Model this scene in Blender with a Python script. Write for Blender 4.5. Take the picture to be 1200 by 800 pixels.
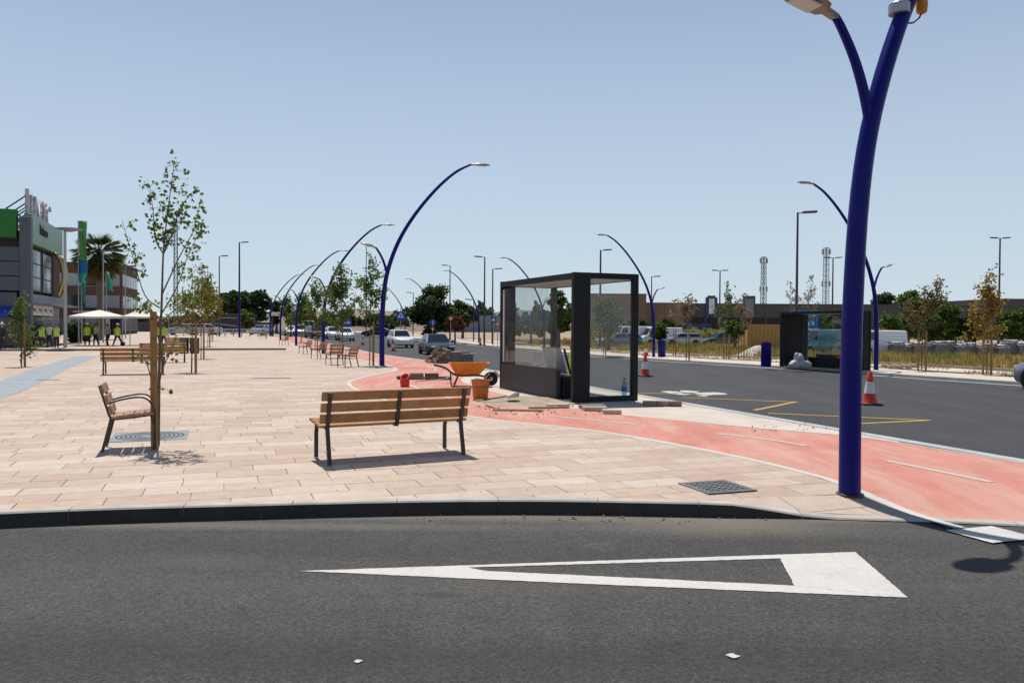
import bpy, bmesh, math, random
from mathutils import Vector, Matrix
random.seed(7)
R = math.radians
scene = bpy.context.scene
for o in list(bpy.data.objects): bpy.data.objects.remove(o)
col = scene.collection

# ------------------------------------------------------------------ camera, sky, sun, exposure
F, EYE = 950.0, 1.6
PITCH, ROLL = math.atan(18 / F), R(0.35)
cam_d = bpy.data.cameras.new('camera'); cam = bpy.data.objects.new('camera', cam_d); col.objects.link(cam)
CM = Matrix.Translation((0, 0, EYE)) @ Matrix.Rotation(math.pi / 2 - PITCH, 4, 'X') @ Matrix.Rotation(ROLL, 4, 'Z')
cam.matrix_world = CM
cam_d.sensor_width = 36; cam_d.lens = 36 * F / 1200; cam_d.clip_start = .05; cam_d.clip_end = 9000
scene.camera = cam

SUN_EL, SUN_DIR = R(67.5), Vector((-.335, .942, 0)).normalized()
w = bpy.data.worlds.new('World'); scene.world = w; w.use_nodes = True
nt = w.node_tree; nt.nodes.clear()
sky = nt.nodes.new('ShaderNodeTexSky'); sky.sky_type = 'NISHITA'; sky.sun_disc = False
sky.sun_elevation = SUN_EL; sky.sun_rotation = math.atan2(SUN_DIR.x, SUN_DIR.y)
sky.altitude = 0; sky.air_density = 1.0; sky.dust_density = 0; sky.ozone_density = 6.0
bg = nt.nodes.new('ShaderNodeBackground'); bg.inputs[1].default_value = .093
wo = nt.nodes.new('ShaderNodeOutputWorld')
# summer haze: the sky whitens towards the horizon
tc = nt.nodes.new('ShaderNodeTexCoord'); sx_ = nt.nodes.new('ShaderNodeSeparateXYZ'); nt.links.new(tc.outputs['Generated'], sx_.inputs[0])
mr = nt.nodes.new('ShaderNodeMapRange'); mr.interpolation_type = 'SMOOTHSTEP'; mr.inputs[1].default_value = 0; mr.inputs[2].default_value = .72; mr.inputs[3].default_value = .80; mr.inputs[4].default_value = .02
mx_ = nt.nodes.new('ShaderNodeMix'); mx_.data_type = 'RGBA'; mx_.inputs[7].default_value = (6.6, 7.75, 8.75, 1)
nt.links.new(sx_.outputs[2], mr.inputs[0]); nt.links.new(mr.outputs[0], mx_.inputs[0]); nt.links.new(sky.outputs[0], mx_.inputs[6])
nt.links.new(mx_.outputs[2], bg.inputs[0]); nt.links.new(bg.outputs[0], wo.inputs[0])
sd = bpy.data.lights.new('sun', 'SUN'); sd.energy = 5.0; sd.angle = R(.53); sd.color = (1, .95, .87)
so = bpy.data.objects.new('sun', sd); col.objects.link(so)
sv = Vector((SUN_DIR.x * math.cos(SUN_EL), SUN_DIR.y * math.cos(SUN_EL), math.sin(SUN_EL)))
so.rotation_euler = (-sv).to_track_quat('-Z', 'Y').to_euler(); so.location = sv * 60
scene.view_settings.view_transform = 'Standard'; scene.view_settings.look = 'None'
scene.view_settings.exposure = 0; scene.view_settings.gamma = 1

# ------------------------------------------------------------------ the lie of the land
RZ = R(19.7)
DS = Vector((-math.sin(RZ), math.cos(RZ))); NT = Vector((math.cos(RZ), math.sin(RZ)))   # along and across the avenue
def W(s, t): v = DS * s + NT * t; return v.x, v.y
def ST(x, y): return x * DS.x + y * DS.y, x * NT.x + y * NT.y
def lerp_tab(tab, v):
    if v <= tab[0][0]: return tab[0][1]
    for (a, fa), (b, fb) in zip(tab, tab[1:]):
        if v <= b: return fa + (fb - fa) * (v - a) / (b - a)
    return tab[-1][1]
def hermite(tab, v):
    n = len(tab)
    if v <= tab[0][0]: return tab[0][1]
    if v >= tab[-1][0]: return tab[-1][1]
    for i in range(n - 1):
        if v <= tab[i + 1][0]:
            (a, fa), (b, fb) = tab[i], tab[i + 1]; h = b - a
            ma = (fb - tab[i - 1][1]) / (b - tab[i - 1][0]) if i > 0 else (fb - fa) / h
            mb = (tab[i + 2][1] - fa) / (tab[i + 2][0] - a) if i + 2 < n else (fb - fa) / h
            u = (v - a) / h
            return ((2*u**3 - 3*u*u + 1) * fa + (u**3 - 2*u*u + u) * h * ma + (-2*u**3 + 3*u*u) * fb + (u**3 - u*u) * h * mb)
def sm(u): u = max(0, min(1, u)); return u * u * (3 - 2 * u)
KERB = [(-30, -14), (-14, 1.6), (-9, 5.0), (-6.5, 6.1), (-4.3, 6.82), (-1.9, 7.24), (0, 7.43), (1.86, 7.36), (2.97, 7.29), (3.8, 7.21), (4.5, 7.12), (5.5, 6.9), (9, 5.8)]
def yk(x): return hermite(KERB, x)
ZS = [(32, 0), (52, -.2), (75, -.15), (110, .05), (160, .35), (400, .4)]
ZT = [(6, 0), (28, -.3), (45, -.3), (80, .1), (200, .3)]
def g0(x, y):
    s, t = ST(x, y); return lerp_tab(ZS, s) + lerp_tab(ZT, t)
def g(x, y):                      # top of the plaza, bike lane and pavements (dropped kerb at the crossing)
    z = g0(x, y)
    if 1 < x < 9 and y < 10: z -= .115 * sm((x - 1.85) / 1.1) * (1 - sm((y - yk(x)) / (.6 + .9 * sm((x - 2.4) / 1.2))))
    return z
TL = [(-5, 6.0), (5.2, 6.0), (6.5, 6.05), (8, 6.07), (9.5, 5.86), (11.25, 5.4), (13.4, 4.25), (16, 3.5), (18.5, 3.2), (22.6, 3.3), (25, 4.1), (28, 5.6), (30, 6.12), (33, 6.3), (36, 6.35), (300, 6.35)]
TR = [(-5, 9.3), (9.4, 9.2), (11.25, 8.1), (13.7, 6.75), (16, 6.3), (21, 6.3), (24, 6.9), (27, 8.2), (30, 9.1), (34, 9.3), (300, 9.3)]
def tl(s): return hermite(TL, s)
def tr(s): return hermite(TR, s)
TK0, TK1, TF = 9.34, 9.60, 26.0   # near kerb of the avenue, its road edge, far kerb
FK = [(-30, 34), (5, 30.5), (15, 28.2), (21, 27.0), (27, 26.2), (34, 25.9), (400, 25.9)]
def tf(s): return hermite(FK, s)

def ray(px, py): return (CM.to_3x3() @ Vector(((px - 600) / F, -(py - 400) / F, -1))).normalized()
def G(px, py, dz=0.0):            # point of the ground seen at a spot of the photograph
    d = ray(px, py); z = 0
    for _ in range(30):
        k = (z + dz - EYE) / d.z; p = Vector((0, 0, EYE)) + d * k; z = .5 * z + .5 * g0(p.x, p.y)
    return Vector((p.x, p.y, z + dz))
def at(px, Y, dz=0.0):            # ground point at depth Y in the direction of column px
    x = (px - 600) / F * Y; return Vector((x, Y, g0(x, Y) + dz))
def hgt(px, py, Y):               # world height of a spot at depth Y
    d = ray(px, py); return EYE + d.z / d.y * Y

# ------------------------------------------------------------------ materials
MATS = {}
def nodes_of(name, rough, metal, spec):
    m = bpy.data.materials.new(name); m.use_nodes = True; t = m.node_tree
    b = t.nodes['Principled BSDF']; b.inputs['Roughness'].default_value = rough; b.inputs['Metallic'].default_value = metal
    b.inputs['Specular IOR Level'].default_value = spec
    MATS[name] = m
    return m, t, b
def add(t, kind, **kw):
    n = t.nodes.new(kind)
    for k, v in kw.items(): setattr(n, k, v)
    return n
def noise(t, co, scale, detail=3, rough=.55):
    n = add(t, 'ShaderNodeTexNoise'); n.inputs['Scale'].default_value = scale; n.inputs['Detail'].default_value = detail
    n.inputs['Roughness'].default_value = rough; t.links.new(co, n.inputs['Vector']); return n.outputs['Fac']
def ramp(t, fac, a, b, ca, cb):
    n = add(t, 'ShaderNodeValToRGB'); e = n.color_ramp.elements
    e[0].position, e[1].position = a, b; e[0].color = (*ca, 1) if len(ca) == 3 else ca; e[1].color = (*cb, 1) if len(cb) == 3 else cb
    t.links.new(fac, n.inputs[0]); return n.outputs[0]
def mixc(t, fac, a, b, mode='MIX'):
    n = add(t, 'ShaderNodeMix', data_type='RGBA', blend_type=mode)
    for v, i in ((fac, 0), (a, 6), (b, 7)):
        if isinstance(v, (int, float)): n.inputs[i].default_value = v
        elif isinstance(v, tuple): n.inputs[i].default_value = (*v, 1)
        else: t.links.new(v, n.inputs[i])
    return n.outputs[2]
def bump(t, b, h, dist, strength=.6):
    n = add(t, 'ShaderNodeBump'); n.inputs['Strength'].default_value = strength; n.inputs['Distance'].default_value = dist
    t.links.new(h, n.inputs['Height']); t.links.new(n.outputs[0], b.inputs['Normal'])
def M(name, c, rough=.6, metal=0, spec=.4, var=.12, scale=6, fine=60, bmp=0.0, attr=False, obj_var=0.0, wear=None):
    """plain procedural surface: broad and fine tone variation, small relief, optional worn colour"""
    if name in MATS: return MATS[name]
    m, t, b = nodes_of(name, rough, metal, spec)
    co = add(t, 'ShaderNodeNewGeometry').outputs['Position'] if scale < 0 else add(t, 'ShaderNodeTexCoord').outputs['Object']
    scale = abs(scale)
    n1, n2 = noise(t, co, scale, 4), noise(t, co, fine, 2)
    base = c
    if attr:
        a = add(t, 'ShaderNodeAttribute', attribute_name='Col'); base = mixc(t, 1.0, a.outputs['Color'], c, 'MULTIPLY')
    k1 = ramp(t, n1, .3, .7, (1 - var,) * 3, (1 + var,) * 3); k2 = ramp(t, n2, .3, .7, (1 - var * .6,) * 3, (1 + var * .6,) * 3)
    o = mixc(t, 1.0, mixc(t, 1.0, base, k1, 'MULTIPLY'), k2, 'MULTIPLY')
    if wear: o = mixc(t, ramp(t, noise(t, co, scale * 2.3, 6, .7), wear[1], wear[1] + .1, (0, 0, 0), (1, 1, 1)), o, wear[0])
    if obj_var:
        oi = add(t, 'ShaderNodeObjectInfo'); o = mixc(t, 1.0, o, ramp(t, oi.outputs['Random'], 0, 1, (1 - obj_var,) * 3, (1 + obj_var,) * 3), 'MULTIPLY')
    t.links.new(o, b.inputs['Base Color'])
    if bmp: bump(t, b, n2, bmp)
    rr = add(t, 'ShaderNodeMapRange'); rr.inputs[3].default_value = max(.03, rough - .08); rr.inputs[4].default_value = min(1, rough + .08)
    t.links.new(n1, rr.inputs[0]); t.links.new(rr.outputs[0], b.inputs['Roughness'])
    return m

def mat_asphalt(name, c, dust=.5):
    m, t, b = nodes_of(name, .82, 0, .35)
    co = add(t, 'ShaderNodeNewGeometry').outputs['Position']
    big, mid, fine = noise(t, co, .35, 4), noise(t, co, 3.0, 5, .65), noise(t, co, 75, 3, .7)
    grit = noise(t, co, 36, 3, .85)
    vor = add(t, 'ShaderNodeTexVoronoi'); vor.inputs['Scale'].default_value = 120; t.links.new(co, vor.inputs['Vector'])
    o = mixc(t, 1.0, ramp(t, fine, .28, .72, tuple(x * .3 for x in c), tuple(x * 1.75 for x in c)), ramp(t, mid, .3, .7, (.86,) * 3, (1.14,) * 3), 'MULTIPLY')
    o = mixc(t, 1.0, o, ramp(t, big, .3, .7, (.88, .88, .9), (1.16, 1.14, 1.1)), 'MULTIPLY')
    o = mixc(t, ramp(t, vor.outputs['Distance'], 0, .18, (.5,) * 3, (0, 0, 0)), o, tuple(min(1, x * 2.6) for x in c))
    # streaks along the driving direction and pale dust spots
    mp = add(t, 'ShaderNodeMapping'); mp.inputs['Rotation'].default_value = (0, 0, -RZ if 'avenue' in name else 0)
    mp.inputs['Scale'].default_value = (.9, .05, 1) if 'avenue' in name else (.07, .9, 1); t.links.new(co, mp.inputs[0])
    o = mixc(t, 1.0, o, ramp(t, noise(t, mp.outputs[0], 1.5, 3), .35, .65, (.83,) * 3, (1.17,) * 3), 'MULTIPLY')
    o = mixc(t, ramp(t, noise(t, co, .9, 6, .72), .62, .8, (0, 0, 0), (dust,) * 3), o, (.21, .19, .165))
    o = mixc(t, 1.0, o, ramp(t, grit, .3, .68, (.40,) * 3, (1.55,) * 3), 'MULTIPLY')
    if 'street' in name:          # sand tracked out of the works onto the road edge, and darker tar patches
        def blot(cx, cy, sx, sy, lo, hi, amt, colr, ns):
            nonlocal o
            m2 = add(t, 'ShaderNodeMapping'); m2.inputs['Location'].default_value = (-cx / sx, -cy / sy, 0); m2.inputs['Scale'].default_value = (1 / sx, 1 / sy, 0); t.links.new(co, m2.inputs[0])
            ln = add(t, 'ShaderNodeVectorMath', operation='LENGTH'); t.links.new(m2.outputs[0], ln.inputs[0])
            ad = add(t, 'ShaderNodeMath', operation='MULTIPLY_ADD'); t.links.new(noise(t, co, ns, 5, .7), ad.inputs[0]); ad.inputs[1].default_value = .9; t.links.new(ln.outputs['Value'], ad.inputs[2])
            mr_ = add(t, 'ShaderNodeMapRange', interpolation_type='SMOOTHSTEP'); mr_.inputs[1].default_value = lo; mr_.inputs[2].default_value = hi; mr_.inputs[3].default_value = amt; mr_.inputs[4].default_value = 0; t.links.new(ad.outputs[0], mr_.inputs[0])
            o = mixc(t, mr_.outputs[0], o, colr)
        blot(1.9, 7.1, 1.15, .40, .3, 1.9, .62, (.20, .168, .13), 6.0); blot(0, 4.2, 5.5, .3, .3, 1.7, .30, (.018, .017, .016), 1.6); blot(.5, 5.35, 6, .22, .3, 1.7, .22, (.10, .095, .088), 1.6); blot(-2.2, 5.9, .9, .25, .4, 1.5, .28, (.11, .10, .09), 3); blot(.2, 7.3, 4.2, .14, .3, 2.2, .55, (.20, .175, .145), 5); blot(-3.5, 6.95, 3.2, .13, .3, 2.2, .45, (.19, .17, .145), 5)
        blot(-.5, 5.2, .35, .1, .5, 1.2, .5, (.02, .019, .018), 6); blot(.9, 4.4, .12, .07, .5, 1.1, .6, (.017, .016, .015), 9)
    t.links.new(o, b.inputs['Base Color']); bump(t, b, fine, .006, .8)
    return m
def mat_tile():
    m, t, b = nodes_of('paving_stone', .78, 0, .3)
    co = add(t, 'ShaderNodeNewGeometry').outputs['Position']
    a = add(t, 'ShaderNodeAttribute', attribute_name='Col')
    o = mixc(t, 1.0, a.outputs['Color'], ramp(t, noise(t, co, 7, 4, .6), .3, .7, (.9, .89, .88), (1.08, 1.08, 1.08)), 'MULTIPLY')
    o = mixc(t, 1.0, o, ramp(t, noise(t, co, 150, 2), .25, .75, (.82,) * 3, (1.14,) * 3), 'MULTIPLY')
    o = mixc(t, 1.0, o, ramp(t, noise(t, co, .35, 5, .6), .3, .7, (.90, .87, .84), (1.06, 1.06, 1.05)), 'MULTIPLY')
    o = mixc(t, ramp(t, noise(t, co, 1.7, 7, .75), .60, .76, (0, 0, 0), (.4,) * 3), o, (.31, .25, .20))
    o = mixc(t, ramp(t, noise(t, co, 11, 3, .6), .73, .76, (0, 0, 0), (.45,) * 3), o, (.20, .15, .12))
    t.links.new(o, b.inputs['Base Color']); bump(t, b, noise(t, co, 110, 3), .0025, .5)
    return m
def mat_red():
    m, t, b = nodes_of('red_surfacing', .85, 0, .25)
    co = add(t, 'ShaderNodeNewGeometry').outputs['Position']
    o = ramp(t, noise(t, co, 90, 3, .7), .25, .75, (.40, .145, .108), (.58, .245, .185))
    o = mixc(t, 1.0, o, ramp(t, noise(t, co, 1.2, 5, .6), .3, .7, (.88, .88, .9), (1.1, 1.13, 1.15)), 'MULTIPLY')
    mp = add(t, 'ShaderNodeMapping'); mp.inputs['Rotation'].default_value = (0, 0, -RZ); mp.inputs['Scale'].default_value = (1.5, .25, 1); t.links.new(co, mp.inputs[0])
    o = mixc(t, ramp(t, noise(t, mp.outputs[0], .9, 7, .72), .44, .74, (0, 0, 0), (.8,) * 3), o, (.54, .40, .32))
    o = mixc(t, ramp(t, noise(t, co, 4, 6, .78), .60, .72, (0, 0, 0), (.55,) * 3), o, (.27, .10, .08))
    t.links.new(o, b.inputs['Base Color']); bump(t, b, noise(t, co, 90, 3, .7), .003, .6)
    return m
def mat_paint(name, c, worn):
    m, t, b = nodes_of(name, .6, 0, .4)
    co = add(t, 'ShaderNodeNewGeometry').outputs['Position']
    o = mixc(t, 1.0, c, ramp(t, noise(t, co, 60, 3), .3, .7, (.88,) * 3, (1.05,) * 3), 'MULTIPLY')
    o = mixc(t, ramp(t, noise(t, co, 2.2, 6, .72), .45, .75, (0, 0, 0), (.35,) * 3), o, tuple(x * .62 for x in c))
    o = mixc(t, ramp(t, noise(t, co, 34, 5, .75), worn, worn + .07, (0, 0, 0), (.8,) * 3), o, (.10, .095, .09))
    o = mixc(t, ramp(t, noise(t, co, 7, 6, .8), .56, .72, (0, 0, 0), (.4,) * 3), o, (.24, .225, .20))
    t.links.new(o, b.inputs['Base Color']); bump(t, b, noise(t, co, 75, 3, .7), .003, .5)
    return m
def mat_leaf(name, c, c2):
    m, t, b = nodes_of(name, .55, 0, .35)
    oi = add(t, 'ShaderNodeNewGeometry'); co = oi.outputs['Position']
    o = mixc(t, ramp(t, oi.outputs['Random Per Island'], .15, .95, (0, 0, 0), (1, 1, 1)), c, c2)
    o = mixc(t, 1.0, o, ramp(t, noise(t, co, 1.3, 3), .3, .7, (.78,) * 3, (1.22,) * 3), 'MULTIPLY')
    t.links.new(o, b.inputs['Base Color'])
    tr_ = add(t, 'ShaderNodeBsdfTranslucent'); t.links.new(mixc(t, 1.0, o, (1.3, 1.35, .7), 'MULTIPLY'), tr_.inputs[0])
    mx = add(t, 'ShaderNodeMixShader'); mx.inputs[0].default_value = .38
    out = t.nodes['Material Output']
    t.links.new(b.outputs[0], mx.inputs[1]); t.links.new(tr_.outputs[0], mx.inputs[2]); t.links.new(mx.outputs[0], out.inputs[0])
    return m
def mat_pane(name, tint, dirt=.12):
    m, t, b = nodes_of(name, .5, 0, .3)
    co = add(t, 'ShaderNodeTexCoord').outputs['Object']; out = t.nodes['Material Output']
    b.inputs['Base Color'].default_value = (.55, .56, .53, 1)
    tp = add(t, 'ShaderNodeBsdfTransparent'); tp.inputs[0].default_value = (*tint, 1)
    gl = add(t, 'ShaderNodeBsdfGlossy'); gl.inputs['Roughness'].default_value = .02
    lw = add(t, 'ShaderNodeLayerWeight'); pw = add(t, 'ShaderNodeMath', operation='POWER'); pw.inputs[1].default_value = 5; t.links.new(lw.outputs['Facing'], pw.inputs[0])
    fr = add(t, 'ShaderNodeMath', operation='MULTIPLY_ADD'); fr.inputs[1].default_value = .7; fr.inputs[2].default_value = .035; t.links.new(pw.outputs[0], fr.inputs[0])
    m1 = add(t, 'ShaderNodeMixShader'); t.links.new(fr.outputs[0], m1.inputs[0]); t.links.new(tp.outputs[0], m1.inputs[1]); t.links.new(gl.outputs[0], m1.inputs[2])
    m2 = add(t, 'ShaderNodeMixShader'); t.links.new(ramp(t, noise(t, co, 1.6, 6, .7), .3, .8, (dirt * .3,) * 3, (dirt * 1.8,) * 3), m2.inputs[0])
    t.links.new(m1.outputs[0], m2.inputs[1]); t.links.new(b.outputs[0], m2.inputs[2]); t.links.new(m2.outputs[0], out.inputs[0])
    return m
mat_asphalt('asphalt_street', (.046, .0435, .040)); mat_asphalt('asphalt_avenue', (.036, .0355, .036), .35)
mat_asphalt('asphalt_dusty', (.12, .108, .095), 1.0); mat_tile(); mat_red()
mat_paint('white_paint', (.545, .515, .47), .64); mat_paint('yellow_paint', (.52, .31, .03), .62); mat_paint('lane_white', (.54, .47, .42), .6); mat_paint('splash_white', (.60, .58, .54), .5)
mat_leaf('leaf_young', (.055, .095, .022), (.16, .21, .055)); mat_leaf('leaf_yellowing', (.10, .115, .02), (.26, .20, .03))
mat_leaf('leaf_autumn', (.22, .12, .02), (.36, .23, .05)); mat_leaf('leaf_dark', (.018, .036, .010), (.055, .085, .022))
mat_leaf('leaf_mid', (.035, .07, .014), (.11, .17, .03)); mat_leaf('leaf_palm', (.03, .045, .014), (.10, .12, .035)); mat_leaf('leaf_dead', (.10, .065, .035), (.20, .14, .07))
mat_leaf('leaf_dry', (.30, .20, .08), (.46, .34, .16)); mat_leaf('leaf_grassy', (.12, .13, .04), (.26, .23, .08)); mat_leaf('leaf_red', (.09, .03, .02), (.19, .06, .03))
mat_leaf('leaf_bleak', (.16, .11, .08), (.26, .19, .13))
mat_pane('shelter_glass', (.95, .965, .955), .05); mat_pane('bottle_plastic', (.45, .72, .85), .1)
M('mortar', (.27, .22, .18), .9, var=.2, scale=-3, fine=80, bmp=.004)
M('paving_far', (.44, .345, .275), .8, var=.1, scale=-1, fine=9)
M('kerb_stone', (.40, .36, .315), .85, var=.16, scale=4, fine=90, bmp=.003, obj_var=.07, wear=((.24, .22, .2), .62))
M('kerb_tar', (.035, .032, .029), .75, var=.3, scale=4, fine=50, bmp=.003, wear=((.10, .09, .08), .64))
M('kerb_blue', (.36, .37, .38), .8, var=.12, scale=3, fine=60, bmp=.002, obj_var=.08)
M('band_grey', (.27, .29, .31), .8, var=.12, scale=-2, fine=40, bmp=.002)
M('pavement_pale', (.50, .43, .365), .85, var=.12, scale=-1.1, fine=30, bmp=.003, wear=((.35, .28, .22), .68))
M('earth', (.33, .245, .165), .95, var=.22, scale=-.5, fine=14, bmp=.02, wear=((.44, .35, .25), .6))
M('sand', (.34, .275, .20), .95, var=.2, scale=-3, fine=60, bmp=.015, wear=((.25, .195, .14), .6))
M('lamp_blue', (.009, .0085, .155), .34, 0, .16, var=.03, scale=2, fine=30)
M('luminaire', (.27, .245, .215), .45, .2, var=.1); M('luminaire_glass', (.55, .55, .5), .2)
M('pole_grey', (.065, .068, .075), .5, .3, var=.1); M('steel_pale', (.36, .37, .38), .4, .5, var=.1); M('steel_dark', (.055, .052, .05), .5, .4, var=.15, scale=14)
M('slat_wood', (.35, .175, .065), .55, var=.22, scale=5, fine=40, bmp=.001, obj_var=.1); M('slat_worn', (.34, .185, .105), .6, var=.2, scale=6, fine=40, bmp=.001, obj_var=.12)
M('stake_wood', (.30, .16, .05), .8, var=.22, scale=9, fine=60, bmp=.004, obj_var=.12); M('bark', (.14, .105, .075), .9, var=.25, scale=15, fine=70, bmp=.004)
M('shelter_metal', (.012, .013, .016), .45, .1, .22, var=.14, scale=3, fine=25); M('shelter_base', (.055, .055, .057), .6, .05, .3, var=.14, scale=4, fine=30, wear=((.2, .18, .15), .66))
M('shelter_roof', (.42, .38, .32), .6, var=.1); M('rubber', (.018, .018, .018), .8, var=.15); M('tyre', (.016, .016, .017), .85, var=.2)
M('cone_red', (.62, .045, .02), .5, var=.12); M('cone_white', (.72, .70, .67), .4, var=.12); M('cone_foot', (.035, .03, .03), .8)
M('barrow_orange', (.70, .22, .015), .45, var=.14, wear=((.42, .30, .2), .64)); M('tub_orange', (.52, .16, .03), .6, var=.2, wear=((.34, .23, .15), .56))
M('paver_brown', (.23, .155, .115), .9, var=.2, scale=8, fine=60, bmp=.003, obj_var=.2); M('paver_grey', (.235, .19, .165), .9, var=.15, scale=8, fine=60, bmp=.003, obj_var=.14)
M('paver_cream', (.46, .38, .30), .9, var=.15, scale=8, fine=60, bmp=.003, obj_var=.12)
M('grate_iron', (.17, .17, .175), .6, .5, var=.2, scale=9); M('grate_blue', (.20, .23, .245), .55, .4, var=.15, scale=5); M('pit_dark', (.02, .019, .018), .9)
M('hose_red', (.55, .035, .025), .5); M('tool_grey', (.22, .23, .24), .45, .5, var=.2); M('board', (.46, .33, .22), .8, var=.18, obj_var=.15)
M('sack', (.40, .40, .41), .5, var=.2, scale=4); M('pallet_load', (.15, .15, .15), .6, var=.25, scale=5, fine=20, bmp=.02); M('wrap', (.50, .53, .54), .3, var=.2, scale=3, fine=20, bmp=.02); M('crate_dark', (.09, .085, .08), .8, var=.2)
M('sign_blue', (.02, .08, .38), .4); M('sign_white', (.75, .75, .74), .4); M('sign_red', (.55, .03, .03), .4); M('sign_back', (.33, .34, .35), .5, .4); M('black', (.012, .012, .013), .6)
M('lime', (.42, .62, .02), .7, var=.12, scale=10); M('cloth_dark', (.022, .024, .032), .85); M('cloth_grey', (.25, .27, .29), .85); M('cloth_red', (.45, .05, .04), .8); M('cloth_white', (.62, .62, .62), .8)
M('skin', (.42, .25, .18), .6); M('hair', (.03, .02, .015), .7); M('hat_white', (.75, .75, .73), .35); M('reflective', (.55, .56, .57), .4)
M('canvas', (.68, .64, .57), .75, var=.06); M('awning_blue', (.02, .055, .38), .7)
M('cladding_green', (.012, .155, .016), .4, var=.06, scale=.4); M('cladding_mint', (.20, .345, .255), .4, var=.06, scale=.5); M('cladding_grey', (.20, .22, .25), .5, var=.07, scale=.5)
M('cladding_slate', (.085, .098, .115), .5, var=.08, scale=.5); M('glass_dark', (.010, .014, .022), .06, 0, .8, var=.1); M('glass_sky_tone', (.24, .275, .32), .12, 0, .8, var=.1, scale=.6); M('frame_dark', (.025, .027, .032), .5)  # the paler pane glass has the sky's reflection put into its base colour
M('letter_steel', (.46, .43, .47), .5, .1); M('gold', (.55, .36, .10), .3, .8)
M('brick_brown', (.105, .055, .04), .85, var=.12, scale=1, fine=12); M('wall_tan', (.24, .16, .12), .85, var=.08, scale=.3, fine=2); M('wall_brown', (.205, .125, .09), .85, var=.08, scale=.3, fine=2)
M('wall_grey', (.085, .081, .081), .8, var=.08, scale=.25, fine=2); M('wall_dark', (.04, .04, .043), .7); M('container_blue', (.03, .06, .25), .5); M('container_tan', (.42, .25, .085), .6, var=.1)
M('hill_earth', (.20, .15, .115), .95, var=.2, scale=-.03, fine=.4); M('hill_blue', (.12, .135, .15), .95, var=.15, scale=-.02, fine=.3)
M('flag_green', (.10, .33, .07), .7, var=.15); M('flag_teal', (.04, .36, .24), .7); M('flag_blue', (.02, .16, .42), .7); M('rubble', (.45, .40, .35), .9, var=.2); M('orange', (.6, .2, .02), .6)
M('plastic_white', (.68, .68, .67), .4, var=.08); M('rim', (.35, .36, .37), .3, .8); M('headlight', (.7, .72, .74), .08, .3, .9); M('taillight', (.4, .015, .012), .2)
for n, c in (('white', (.72, .72, .71)), ('dark', (.006, .011, .02)), ('silver', (.38, .39, .41)), ('maroon', (.09, .018, .018)), ('grey', (.24, .26, .29)), ('green', (.04, .06, .05)), ('teal', (.04, .18, .22))):
    m = M('car_' + n, c, .22, .25 if n in ('silver', 'grey') else 0, .6, var=.04)
    m.node_tree.nodes['Principled BSDF'].inputs['Coat Weight'].default_value = .3 if n == 'dark' else .7; m.node_tree.nodes['Principled BSDF'].inputs['Coat Roughness'].default_value = .05

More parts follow.
